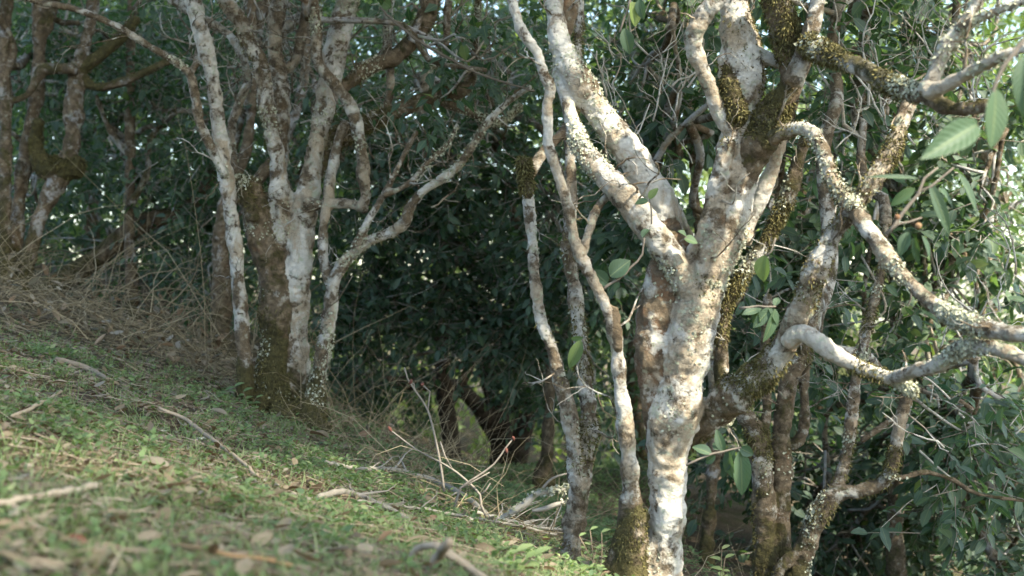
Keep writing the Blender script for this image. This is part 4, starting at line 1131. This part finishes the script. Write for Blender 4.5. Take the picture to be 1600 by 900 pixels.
CREST = np.array([(-3.5, 6.1), (-2.4, 6.35), (-1.4, 6.75), (-0.95, 6.7), (-0.48, 6.2), (0.15, 5.2), (0.55, 4.6), (1.2, 4.3), (3, 4.5)])
def crest(x):
    return np.interp(x, CREST[:, 0], CREST[:, 1])

def floor_points(n, rng, y0=1.25, y1=8.5, power=1.3, beyond=0.25, half=0.47):
    u = rng.uniform(0, 1, n)
    a = 1 - power + 1
    y = (y0 ** a + u * (y1 ** a - y0 ** a)) ** (1 / a)
    x = rng.uniform(-half, half * 0.75, n) * y
    over = y - crest(x)
    keep = rng.uniform(0, 1, n) < np.where(over < 0, 1.0, beyond * np.exp(-over * 1.2))
    return x[keep], y[keep]

def up_normals(x, y):
    e = 0.03
    gx = (ground(x + e, y, False) - ground(x - e, y, False)) / (2 * e)
    gy = (ground(x, y + e, False) - ground(x, y - e, False)) / (2 * e)
    return unit(np.column_stack([-gx, -gy, np.ones_like(gx)]))

def floor_cover():
    rng = np.random.default_rng(501)
    # low weeds
    x, y = floor_points(33000, rng)
    P2 = np.column_stack([x, y, y * 0])
    dens = 0.12 + 1.0 * vnoise(P2, 1.9, 21) + 0.8 * vnoise(P2, 5.5, 22)
    k = rng.uniform(0, 1, len(x)) < np.clip(dens, 0.06, 1)
    x, y = x[k], y[k]
    z = ground(x, y)
    n = len(x)
    big = rng.uniform(0, 1, n) ** 3
    mb = MB()
    for j in range(6):
        az = rng.uniform(0, 2 * math.pi, n)
        D = np.column_stack([np.cos(az), np.sin(az), rng.uniform(0.05, 0.9, n)])
        hgt = rng.uniform(0.003, 0.022, n) + big * rng.uniform(0.0, 0.045, n)
        P = np.column_stack([x, y, z + hgt]) + D * 0.004
        L = rng.uniform(0.007, 0.016, n) + big * 0.016
        N = np.array([0, 0, 1.0]) + rng.normal(0, 0.35, (n, 3))
        leaves(mb, P, D, N, L, L * rng.uniform(0.32, 0.6, n), rng.uniform(0.0, 0.35, n), rng.uniform(0, 0.4, n), np.clip(rng.normal(0.45, 0.22, n), 0, 1), None, 0 if j > 2 else 1, 0.8)
    tag(mb.build('ground_weeds', M_HERB), 'low green weeds covering the forest floor', 'weeds', kind='stuff')
    # grass
    mb = MB()
    x, y = floor_points(6500, rng, beyond=0.6)
    for j in range(7):
        n = len(x)
        xx, yy = x + rng.normal(0, 0.012, n), y + rng.normal(0, 0.012, n)
        az = rng.uniform(0, 2 * math.pi, n)
        D = np.column_stack([np.cos(az) * .5, np.sin(az) * .5, rng.uniform(0.5, 1.2, n)])
        L = rng.uniform(0.03, 0.085, n)
        leaves(mb, np.column_stack([xx, yy, ground(xx, yy) - 0.003]), D, np.column_stack([-np.cos(az), -np.sin(az), np.full(n, .6)]), L, rng.uniform(0.0018, 0.0042, n),
               -rng.uniform(-0.5, 0.2, n) * 0 + rng.uniform(-0.7, -0.1, n) * -1, 0.2, np.clip(rng.normal(0.72, 0.22, n), 0, 1), None, 1, 0.6)
    tag(mb.build('grass', M_HERB), 'thin tufts of short green grass on the slope', 'grass', kind='stuff')
    # fallen leaves
    mb = MB()
    x, y = floor_points(3600, rng, beyond=1.0)
    n = len(x)
    Nn = up_normals(x, y)
    az = rng.uniform(0, 2 * math.pi, n)
    D = np.column_stack([np.cos(az), np.sin(az), np.zeros(n)])
    L = rng.uniform(0.02, 0.06, n)
    leaves(mb, np.column_stack([x, y, ground(x, y) + rng.uniform(0.006, 0.034, n)]), D + rng.normal(0, .15, (n, 3)), Nn + rng.normal(0, 0.35, (n, 3)), L, L * rng.uniform(0.35, 0.5, n),
           rng.uniform(-0.3, 0.35, n), rng.uniform(-0.2, 0.8, n), 0.2 + 0.6 * rng.uniform(0, 1, n), None, 1)
    # and crumbs of leaf
    x, y = floor_points(52000, rng, beyond=1.0)
    n = len(x)
    az = rng.uniform(0, 2 * math.pi, n)
    L = rng.uniform(0.010, 0.034, n)
    leaves(mb, np.column_stack([x, y, ground(x, y) + rng.uniform(0.002, 0.016, n)]), np.column_stack([np.cos(az), np.sin(az), rng.normal(0, .2, n)]), up_normals(x, y) + rng.normal(0, 0.3, (n, 3)), L,
           L * rng.uniform(0.3, 0.7, n), rng.uniform(-0.3, 0.3, n), rng.uniform(-0.2, 0.6, n), rng.uniform(0.15, 0.95, n), None, 0)
    tag(mb.build('leaf_litter', M_LITTER), 'brown and grey fallen leaves littering the slope', 'leaf litter', kind='stuff')
    # straw and broken twigs
    mb = MB()
    x, y = floor_points(9000, rng, beyond=1.2)
    for a, b in zip(x, y):
        az = rng.uniform(0, math.pi)
        Ls = rng.uniform(0.02, 0.09) * (1 if rng.uniform() < 0.93 else 2.6)
        t = np.linspace(-.5, .5, 4)
        c = rng.normal(0, 0.12)
        px = a + np.cos(az) * Ls * t - np.sin(az) * c * Ls * t * t
        py = b + np.sin(az) * Ls * t + np.cos(az) * c * Ls * t * t
        pz = ground(px, py) + rng.uniform(0.003, 0.035) + rng.normal(0, 0.10) * Ls * t
        r = rng.uniform(0.0006, 0.0019)
        mb.tube(np.column_stack([px, py, pz]), np.linspace(r, r * .6, 4), 4, (0, 0, rng.uniform(0.25, 1), 0), cap=False)
    tag(mb.build('straw', M_STRAW), 'pale straw and bits of twig scattered over the slope', 'straw', kind='stuff')

floor_cover()

def hollow_floor():
    rng = np.random.default_rng(551)
    n = 9000
    y = rng.uniform(5.6, 16.0, n)
    x = rng.uniform(-0.16, 0.12, n) * y + rng.normal(0, .15, n)
    k = y > crest(x) - 0.2
    x, y = x[k], y[k]
    z = ground(x, y)
    n = len(x)
    mb = MB()
    for j in range(4):
        az = rng.uniform(0, 6.28, n)
        L = rng.uniform(0.02, 0.06, n)
        D = np.column_stack([np.cos(az), np.sin(az), rng.uniform(.1, 1.0, n)])
        leaves(mb, np.column_stack([x, y, z + rng.uniform(0, .08, n)]), D, np.array([0, -.3, 1.0]) + rng.normal(0, .4, (n, 3)), L, L * rng.uniform(.2, .5, n), .3, .3, rng.uniform(0, .6, n), None, 0)
    tag(mb.build('undergrowth', M_HERB), 'low dark weeds on the floor of the shaded hollow', 'undergrowth', kind='stuff')
hollow_floor()

def brush():
    rng = np.random.default_rng(601)
    def heap(name, label, zones):
        mb = MB()
        for (x0, x1, y0, y1, h0, h1, n, r0, r1, l0, l1) in zones:
            for _ in range(n):
                x, y = rng.uniform(x0, x1), rng.uniform(y0, y1)
                az = rng.uniform(0, 2 * math.pi)
                L = rng.uniform(l0, l1)
                z = gz(x, y) + rng.uniform(h0, h1) * rng.uniform(0.1, 1)
                rise = rng.normal(0.15, 0.75)
                D = np.array([math.cos(az), math.sin(az) * 0.7, rise])
                side = np.array([-math.sin(az), math.cos(az), rng.normal(0, .6)]) * rng.normal(0, 0.5)
                t = np.linspace(0, 1, 6)[:, None]
                P = np.array([x, y, z]) + D * L * t + side * L * t * t + np.array([0, 0, -1.0]) * rng.uniform(0, .5) * L * t * t
                P += rng.normal(0, 0.010, P.shape)
                zg = ground(P[:, 0], P[:, 1]) + 0.004
                P[:, 2] = np.maximum(P[:, 2], zg)
                r = rng.uniform(r0, r1)
                mb.tube(P, np.linspace(r, r * .4, 6), 4, (0, 0, rng.uniform(0, .95), 0), cap=False)
        tag(mb.build(name, M_BRUSH), label, 'dry brush', kind='stuff')
        lm = MB()
        x0, x1, y0, y1 = zones[0][:4]
        n = 600 if x1 < -1.2 else 160
        x, y = rng.uniform(x0, x1, n), rng.uniform(y0, y1, n)
        z = ground(x, y) + rng.uniform(0.0, 1, n) ** 2 * zones[0][5]
        L = rng.uniform(0.03, 0.09, n)
        leaves(lm, np.column_stack([x, y, z]), rng.normal(0, 1, (n, 3)) * [1, 1, .5], np.array([0, -.3, 1.0]) + rng.normal(0, .6, (n, 3)), L, L * .42, rng.uniform(-.2, .4, n), rng.uniform(0, .8, n), rng.uniform(0.1, .9, n), None, 1)
        tag(lm.build('leaf_litter', M_LITTER), 'dead leaves caught in the ' + ('heap of stems on the left' if x1 < -1.2 else 'dry stems at the edge of the hollow'), 'leaf litter', kind='stuff')
    heap('dry_brush', 'tangled heap of dead brown stems beyond the grass on the left', [
        (-3.4, -1.25, 6.5, 8.4, 0.01, 0.25, 900, 0.0011, 0.0030, 0.15, 0.6),
        (-3.4, -1.4, 7.0, 8.8, 0.05, 0.30, 110, 0.0020, 0.0042, 0.35, 0.85)])
    heap('dry_brush', 'thin dry stems and grass hanging over the edge into the hollow', [
        (-1.1, -0.2, 6.3, 8.2, 0.01, 0.14, 340, 0.0009, 0.0026, 0.15, 0.6),
        (-1.0, -0.4, 5.7, 6.7, 0.0, 0.10, 150, 0.0008, 0.0020, 0.12, 0.42), (-0.7, 0.3, 4.9, 6.0, 0.0, 0.09, 260, 0.0008, 0.0022, 0.10, 0.42),
        (-0.2, 1.2, 5.2, 9.5, 0.0, 0.10, 240, 0.0009, 0.0022, 0.12, 0.5)])

brush()

def lying(name, label, cat, pts, mat, h=0.01, group=None, taper=0.5, rnd=0.5, twigs=0, seed=1, sides=7):
    """a stick resting on the slope along pixels (px, py, r) of the photograph, h above the ground"""
    rng = np.random.default_rng(seed)
    rows = []
    for p in pts:
        q = hit(p[0], p[1], h if len(p) < 4 else p[3])
        rows.append([*q, p[2] / F * q[1]])
    C = spline(np.array(rows), 0.03)
    C[:, :3] += rng.normal(0, 0.0016, (len(C), 3))
    mb = MB()
    R = C[:, 3] * (1 + 0.12 * rng.normal(0, 1, len(C)).cumsum() / max(3, math.sqrt(len(C))))
    mb.tube(C[:, :3], np.clip(R, C[:, 3] * .6, C[:, 3] * 1.4), sides, (0, 0, rnd, 0))
    for _ in range(twigs):
        i = rng.integers(len(C) // 5, len(C) - 1)
        tdir = unit(C[min(i + 1, len(C) - 1), :3] - C[i - 1, :3])
        dd = tdir * 0.8 + rng.normal(0, .5, 3)
        dd[2] = abs(dd[2]) * 0.6
        L = rng.uniform(0.06, 0.22)
        t = np.linspace(0, 1, 5)[:, None]
        P = C[i, :3] + dd * L * t + rng.normal(0, .006, (5, 3)) * t
        mb.tube(P, np.linspace(C[i, 3] * .55, 0.0008, 5), 5, (0, 0, rnd, 0))
    return tag(mb.build(name, mat), label, cat, group)

G1 = 'dead branches lying on the slope'
fb = lying('fallen_branch', 'short thick grey fallen branch with a lichen crust and broken pale end', 'dead branch', [(498, 776, 5), (530, 769, 6), (560, 775, 6), (590, 788, 5.5), (610, 796, 5), (640, 812, 4)], M_TWIG, 0.02, G1, rnd=0.5, twigs=3, seed=3)
lying('fallen_branch', 'long bent bare branch running from the old trunk down to the thin stems', 'dead branch', [(508, 722, 3), (560, 732, 3.6), (620, 735, 4), (680, 752, 4), (720, 772, 4.5), (760, 802, 3)], M_TWIG, 0.03, G1, rnd=0.65, twigs=7, seed=4)
lying('fallen_branch', 'thin straight twig crossing below the long bent bare branch', 'dead branch', [(560, 782, 2), (640, 792, 2.4), (720, 806, 2.6), (800, 820, 2.4), (870, 836, 2)], M_TWIG, 0.03, G1, rnd=0.6, twigs=9, seed=5)
lying('fallen_branch', 'twiggy fan of thin grey sticks by the foot of the two thin stems', 'dead branch', [(740, 800, 3), (790, 812, 3), (840, 824, 3), (885, 828, 2)], M_TWIG, 0.035, G1, rnd=0.75, twigs=16, seed=6)
lying('fallen_branch', 'thin bowed brown stick lying diagonally in the weeds below the old trunk', 'dead branch', [(248, 637, 2.6), (290, 655, 3.2), (330, 685, 3.2), (370, 715, 3.2), (402, 742, 3)], M_STRAW, 0.035, G1, rnd=0.7, twigs=1, seed=7)
lying('fallen_branch', 'straight bleached stick lying flat at the left edge of the slope', 'dead branch', [(-40, 793, 5), (40, 780, 5), (100, 769, 5), (156, 757, 5)], M_STRAW, 0.03, G1, rnd=0.9, seed=8)
lying('fallen_branch', 'rough brown stick on the upper grass edge beside the brush heap', 'dead branch', [(88, 560, 4), (120, 570, 4.5), (150, 582, 4), (168, 592, 3)], M_STRAW, 0.03, G1, rnd=0.55, seed=9)
lying('fallen_branch', 'pale thin stick half hidden in weeds below the upper grass edge', 'dead branch', [(20, 650, 3), (60, 632, 3), (95, 612, 3)], M_STRAW, 0.03, G1, rnd=0.75, seed=10)
lying('fallen_branch', 'blurred orange-brown stem arching along the bottom of the picture', 'dead branch', [(262, 852, 3, .02), (310, 856, 4, .04), (360, 866, 4, .045), (420, 874, 4, .035), (470, 890, 4, .01)], plain_material('orange_stem', [(0.0, (0.16, 0.09, 0.04)), (1.0, (0.34, 0.22, 0.11))]), 0.05, G1, rnd=0.6, seed=11)
lying('broken_stalk', 'bleached curled stalk broken in two at the bottom centre', 'dry stalk', [(642, 872, 6, .03), (650, 857, 6, .05), (680, 852, 7, .07), (700, 862, 8, .06), (725, 885, 8, .04), (760, 905, 7, .03)], M_STRAW, 0.05, None, rnd=0.75, seed=12, sides=8)
lying('broken_stalk', 'short upright splinter of bleached stalk beside the curled one', 'dry stalk', [(664, 900, 6, .01), (682, 872, 7, .05), (700, 848, 6, .09)], M_STRAW, 0.05, None, rnd=0.65, seed=13, sides=8)

M_BUD = plain_material('red_bud', [(0.0, (0.07, 0.025, 0.02)), (1.0, (0.22, 0.09, 0.06))])
def standing_twig(label, group, chains, d, buds, rnd=0.5):
    """dead twig standing free: chains of (px, py, r) at distance d"""
    b = MB()
    for ch, dd in chains:
        C = spline(np.array([[*at(px, py, dd), r / F * dd] for px, py, r in ch]), 0.03)
        b.tube(C[:, :3], C[:, 3] * 0.78, 6, (0, 0, rnd * 0.8, 0))
    o = tag(b.build('dead_twig', M_TWIG), label, 'dead twig', group)
    rng = np.random.default_rng(int(d * 100))
    for px, py, dd in buds:
        c = at(px, py, dd)
        v = unit(rng.normal(0, .5, 3) + np.array([0, 0, 1.0])) * 0.013
        bb = MB()
        bb.tube(np.array([c - v, c - v * .5, c, c + v * .5, c + v]), np.array([0.002, 0.0058, 0.0075, 0.0055, 0.001]), 7, (0, 0, 0.3, 0))
        bb.build('bud', M_BUD, o)
    return o
G2 = 'bare budded twigs standing over the fallen branches'
standing_twig('upright bare twig with a bent tip and red-brown buds, tallest of the bare twigs', G2, [([(694, 768, 2.6), (689, 730, 2.5), (679, 680, 2.3), (668, 640, 2.2), (650, 612, 2), (637, 592, 1.8), (632, 574, 1.5)], 5.0), ([(668, 645, 1.6), (671, 620, 1.5), (672, 612, 1.4), (659, 600, 1.2)], 5.0), ([(648, 612, 1.4), (647, 600, 1.3), (641, 597, 1.2)], 5.0)], 5.0, [(642, 597, 5.0), (660, 600, 5.0)])
standing_twig('slanting bare twig with dark buds at its upper right tip', G2, [([(708, 806, 2.8), (712, 785, 2.6), (720, 762, 2.5), (745, 745, 2.3), (772, 725, 2), (790, 700, 1.8), (802, 685, 1.5)], 4.9), ([(722, 762, 2), (740, 752, 1.8), (765, 738, 1.3)], 4.9)], 4.9, [(802, 685, 4.9), (791, 703, 4.9)])
standing_twig('bare twig leaning left across the other two, tip ending in a red bud', G2, [([(762, 812, 2.6), (752, 790, 2.6), (750, 773, 2.5), (728, 750, 2.3), (705, 732, 2.1), (680, 718, 1.9), (650, 702, 1.7), (610, 672, 1.3)], 4.95), ([(706, 732, 1.8), (695, 712, 1.5), (688, 690, 1.3)], 4.95), ([(752, 772, 1.6), (760, 765, 1.5), (766, 755, 1.2)], 4.95)], 4.95, [(609, 670, 4.95)])

def lichen_stick():
    rng = np.random.default_rng(77)
    pts = [(782, 810, 3, .0), (800, 800, 5, .03), (820, 788, 6, .05), (838, 772, 5, .07), (860, 768, 4, .08), (892, 763, 3, .10)]
    rows = [[*(at(p[0], p[1], 4.75)), p[2] / F * 4.75] for p in pts]
    C = spline(np.array(rows), 0.012)
    rows2 = [[*(at(p[0], p[1], 4.75)), p[2] / F * 4.75] for p in [(832, 798, 3), (850, 795, 4), (870, 788, 4), (890, 783, 2)]]
    C2 = spline(np.array(rows2), 0.012)
    b = MB(); b.tube(C[:, :3], C[:, 3], 6, (0, 0, .7, 0)); b.tube(C2[:, :3], C2[:, 3], 6, (0, 0, .7, 0))
    C3 = spline(np.array([[*(at(p[0], p[1], 4.75)), p[2] / F * 4.75] for p in [(842, 770, 2.5), (862, 748, 2), (885, 740, 1.5)]]), 0.02)
    b.tube(C3[:, :3], C3[:, 3], 5, (0, 0, .5, 0))
    o = tag(b.build('fallen_branch', M_TWIG), 'stick furred with pale green lichen leaning on the foot of the two thin stems', 'dead branch', G1)
    P = np.vstack([C[:, :3], C2[:, :3]])
    P = np.repeat(P, 14, axis=0) + rng.normal(0, 0.007, (len(P) * 14, 3))
    n = len(P)
    lichen_tufts(o, dict(V=P, N=unit(rng.normal(0, 1, (n, 3)) + np.array([0, 0, .6])), lich=np.ones(n)), 650, rng, 0.011)
lichen_stick()

# single fallen leaves that stand out
def fallen_leaf(label, px, py, size, az, rnd, curl=0.5, extra=0.0, h=0.03, mat=None):
    p = hit(px, py, h)
    b = MB()
    D = np.array([[math.cos(az), math.sin(az), 0.05]])
    N = up_normals(np.array([p[0]]), np.array([p[1]])) + np.array([[0.1, -0.35, 0]])
    leaves(b, p[None] - D * size * .5, D, N, size, size * .45, 0.15, curl, rnd, extra, 2)
    tag(b.build('fallen_leaf', mat or M_LITTER), label, 'fallen leaf', 'single fallen leaves on the slope')
fallen_leaf('large pale grey-brown curled leaf in the middle of the weedy slope', 242, 724, 0.10, -0.3, 0.80, 0.6)
fallen_leaf('tan fallen leaf close to the foot of the old trunk', 338, 642, 0.13, -0.5, 0.72, 0.4)
fallen_leaf('brown leaf standing on edge right of the old trunk foot', 500, 678, 0.12, -0.6, 0.5, 0.7, h=0.05)
fallen_leaf('blurred red leaf at the lower left corner', 118, 842, 0.05, -0.5, 0.4, 0.5, mat=plain_material('red_leaf', [(0.0, (0.06, 0.015, 0.012)), (1.0, (0.24, 0.04, 0.03))]))
fallen_leaf('blurred square-looking brown leaf at the bottom left corner', 70, 880, 0.06, 0.4, 0.66, 0.2)
fallen_leaf('dark purple-brown leaf just below the old trunk', 470, 688, 0.09, 0.2, 0.1, 0.4)
fallen_leaf('slate-grey leaf among the weeds on the upper left slope', 92, 656, 0.08, 0.1, 0.02, 0.5)
fallen_leaf('silvery crumpled leaf near the bleached curled stalk', 572, 862, 0.06, 0.3, 0.78, 0.9)
fallen_leaf('upright brown leaf beside the bare twigs', 672, 782, 0.11, 1.1, 0.6, 0.5, h=0.05)
# white fallen petals
def petals(label, px, py):
    p = hit(px, py, 0.015)
    rng = np.random.default_rng(px)
    b = MB()
    n = 6
    az = np.arange(n) / n * 6.28 + rng.uniform(0, 1)
    D = np.column_stack([np.cos(az), np.sin(az), rng.uniform(.2, .8, n)])
    leaves(b, np.tile(p, (n, 1)), D, np.column_stack([-np.cos(az), -np.sin(az), np.ones(n)]), 0.020, 0.016, 0.2, 0.3, 0.5, None, 1)
    tag(b.build('fallen_flower', plain_material('white_petal', [(0.0, (0.55, 0.55, 0.40)), (1.0, (0.75, 0.74, 0.62))])), label, 'fallen flower', 'fallen tea flowers')
petals('white fallen flower beside the thin bowed brown stick', 314, 687)
petals('small white fallen flower left of the bowed stick', 257, 676)
petals('white fallen flower at the end of the thick grey fallen branch', 603, 797)

# ------------------------------------------------------------------ leafy sprigs close to the camera
def sprig(root, d, twigs, lvs, mat=None, rnd=0.45, name='leafy_twig'):
    b = MB()
    for ch in twigs:
        C = spline(np.array([[*at(px, py, d), r / F * d] for px, py, r in ch]), 0.02)
        C[1:-1, :3] += np.random.default_rng(int(ch[0][0])).normal(0, 0.0018, (len(C) - 2, 3))
        b.tube(C[:, :3], C[:, 3] * 0.8, 6, (0, 0, 0.15, 0))
    o = b.build(name, M_TWIG, root) if twigs else root
    rng = np.random.default_rng(int(lvs[0][0] * 7 + lvs[0][1]))
    for q in lvs:
        bx, by, tx, ty, w = q[:5]
        r = q[5] if len(q) > 5 else rnd
        ex = q[6] if len(q) > 6 else 0.0
        dz = q[7] if len(q) > 7 else rng.uniform(-0.02, 0.03)
        B, T = at(bx, by, d), at(tx, ty, d + dz)
        D = T - B
        L = float(np.linalg.norm(D))
        N = np.array([rng.normal(0, .6), -1.0, 0.6 + rng.normal(0, .45)])
        lm = MB()
        leaves(lm, B[None], D[None], N[None], L * 0.92, w / F * d * 1.0, rng.uniform(0.04, 0.22), rng.uniform(0.25, 0.7), r, ex, 2)
        lf = lm.mesh('leaf')
        ob = bpy.data.objects.new('leaf', lf)
        COL.objects.link(ob)
        lf.materials.append(mat or M_LEAFNEAR)
        ob.parent = o
        rt = root
        ob.location = -np.array(rt.location) if o is rt else (0, 0, 0)

sprig(PALE, 2.35, [[(1640, 20, 6), (1592, 70, 5), (1560, 118, 4.5), (1540, 180, 3), (1528, 200, 2)]],
      [(1528, 194, 1438, 248, 46, .55, 0, -.09), (1556, 138, 1553, 243, 44, .62), (1604, 84, 1598, 192, 38, .5), (1518, 205, 1502, 252, 26, .4)], rnd=.6)
sprig(PALE, 2.9, [[(1385, 366, 4), (1410, 335, 4), (1432, 302, 3.5), (1445, 280, 3), (1465, 262, 2)], [(1432, 302, 3), (1455, 290, 3), (1490, 262, 2)], [(1392, 356, 3), (1420, 345, 2.5), (1440, 340, 2)]],
      [(1436, 279, 1346, 274, 9, .45), (1430, 294, 1386, 324, 18, .8), (1452, 284, 1492, 378, 20, .35), (1466, 294, 1502, 326, 18, .5),
       (1497, 270, 1536, 338, 20, .35), (1420, 362, 1404, 404, 20, .3), (1440, 368, 1461, 412, 19, .3), (1428, 370, 1436, 420, 12, .25)])
fruit = plain_material('fruit_husk', [(0.0, (0.12, 0.05, 0.03)), (0.5, (0.20, 0.11, 0.055)), (1.0, (0.32, 0.23, 0.12))], 60)
def fruits(root, items, d):
    for px, py, r, rn in items:
        b = MB()
        c = at(px, py, d)
        R = r / F * d
        t = np.linspace(-1, 1, 9)
        b.tube(np.column_stack([c[0] + 0 * t, c[1] + 0 * t, c[2] + R * t]), R * np.sqrt(np.maximum(1 - t * t, 0.02)) * (1 + .06 * np.sin(t * 7)), 10, (0, 0, rn, 0))
        b.build('seed_pod', fruit, root)
fruits(PALE, [(1402, 339, 4.5, .3), (1435, 353, 5.5, .6)], 2.88)
sprig(PALE, 3.7, [[(1212, 372, 2), (1206, 392, 1.8), (1196, 400, 1.6)]], [(1196, 398, 1191, 446, 27, .93)])
sprig(PALE, 3.72, [[(1155, 481, 3), (1185, 479, 2.5), (1212, 479, 2)]], [(1200, 480, 1222, 512, 18, .35), (1182, 480, 1186, 524, 18, .3), (1206, 480, 1174, 516, 20, .45), (1211, 483, 1197, 543, 25, .55), (1190, 481, 1156, 492, 16, .45), (1210, 478, 1218, 460, 12, .4)])
sprig(PALE, 3.8, [[(1072, 727, 2.5), (1100, 714, 2.5), (1130, 705, 2.2), (1158, 699, 2)]], [(1139, 704, 1141, 756, 25, .30), (1157, 702, 1161, 784, 29, .55), (1148, 702, 1128, 742, 20, .3), (1156, 700, 1180, 712, 18, .35), (1130, 706, 1118, 668, 16, .4), (1112, 710, 1078, 694, 18, .4), (1126, 702, 1112, 690, 14, .4), (1118, 712, 1100, 726, 14, .4)])
sprig(PALE, 3.88, [[(1018, 350, 1.6), (1017, 325, 1.6), (1015, 311, 1.4)]], [(1015, 312, 1029, 291, 15, .95), (1013, 314, 989, 316, 13, .6)])
sprig(PALE, 3.9, [[(1062, 378, 1.6), (1072, 370, 1.6)]], [(1068, 372, 1093, 380, 17, .75, .35), (1072, 369, 1058, 360, 13, .55)])
sprig(PALE, 3.92, [[(942, 452, 3), (960, 440, 3), (985, 420, 2.6), (1003, 398, 2.2), (1007, 372, 2)]], [(953, 432, 988, 402, 30, .4), (950, 444, 922, 420, 26, .4), (982, 420, 958, 436, 16, .45), (1004, 372, 1018, 352, 15, .5)])
sprig(TWIN, 4.28, [[(925, 560, 1.8), (916, 545, 1.8), (910, 530, 1.6)]], [(908, 531, 887, 582, 21, .85, .30), (912, 528, 888, 531, 9, .8)])
sprig(PALE, 3.8, [[(990, -40, 2.5), (982, 10, 2.5), (968, 50, 2)]], [(986, 2, 994, 46, 24, .95), (999, -2, 1004, 34, 18, .4), (975, 44, 986, 90, 22, .3)])
sprig(LEFT, 6.0, [[(594, 12, 2.5), (640, 54, 3), (695, 88, 3), (760, 120, 2.6), (835, 142, 2.2)]], [(724, 68, 728, 98, 17, .85), (718, 68, 700, 80, 13, .55), (740, 42, 771, 70, 13, .4), (735, 40, 745, 62, 12, .4), (600, 2, 612, 14, 20, .8)])

# seedlings and taller weeds
def seedling(label, base, d, stems, size, group=None, rnd=0.75, n=5, seed=1, name='seedling'):
    rng = np.random.default_rng(seed)
    b, s = MB(), MB()
    for px, py in stems:
        x = (base[0] - 800) / F * d + rng.normal(0, .015)
        root = np.array([x, d, gz(x, d)])
        top = at(px, py, d)
        C = spline(np.array([root, (root + top) / 2 + rng.normal(0, .004, 3), top]), 0.02)
        s.tube(C, np.linspace(0.0022, 0.0012, len(C)), 5, (0, 0, 0.4, 0))
        for k in range(n):
            az = k * 2.4 + rng.uniform(0, .6)
            t = 1 - 0.16 * k
            p = C[max(1, int((len(C) - 1) * max(t, .35)))]
            D = np.array([[math.cos(az), math.sin(az) * .7, .35 + .25 * (k == 0)]])
            L = size * rng.uniform(.7, 1.2)
            leaves(b, p[None], D, np.array([[0, -.4, 1.0]]), L, L * .48, 0.25, 0.3, rng.uniform(rnd - .15, rnd + .15), None, 1)
    o = tag(s.build(name, M_STRAW), label, name.replace('_', ' '), group)
    b.build('leaf_whorl', M_HERB, o)
seedling('bright green seedling with a few pale leaves right of the thick white trunk', (1130, 0), 4.5, [(1128, 858), (1133, 872)], 0.042, rnd=.85, seed=4)
seedling('leafy weed clump with yellowing leaves at the bottom, left of the thin stems', (800, 0), 3.0, [(790, 868), (806, 862), (820, 872), (836, 866), (780, 884), (812, 888)], 0.042, rnd=.72, seed=5, n=6, name='weed')
seedling('tall thin weed growing against the mossy foot of the white trunk', (930, 0), 3.9, [(905, 838), (922, 828), (940, 832), (932, 858), (912, 866)], 0.032, rnd=.6, seed=6, n=6, name='weed')
seedling('green weed clump with toothed leaves at the foot of the old trunk, left side', (385, 0), 6.3, [(352, 610), (366, 604), (380, 612), (400, 622), (345, 622)], 0.05, rnd=.5, seed=7, n=6, name='weed')

# ------------------------------------------------------------------ thin damp air under the trees
def haze(density):
    b = MB()
    x0, x1, y0, y1, z0, z1 = -40.0, 40.0, -18.0, 45.0, -16.0, 24.0
    V = [(x, y, z) for x in (x0, x1) for y in (y0, y1) for z in (z0, z1)]
    b.add(V, [(0, 1, 3, 2), (4, 6, 7, 5), (0, 4, 5, 1), (2, 3, 7, 6), (0, 2, 6, 4), (1, 5, 7, 3)])
    g = NT('damp_air')
    v = g.n('ShaderNodeVolumePrincipled', {'Color': (0.86, 0.92, 1.0, 1.0), 'Density': density, 'Anisotropy': 0.3})
    o = g.n('ShaderNodeOutputMaterial')
    g.t.links.new(v.outputs[0], o.inputs['Volume'])
    tag(b.build('haze', g.m, smooth=False), 'thin bluish damp air under the trees', 'haze', kind='stuff')

HAZE = 0.0
if HAZE:
    haze(HAZE)
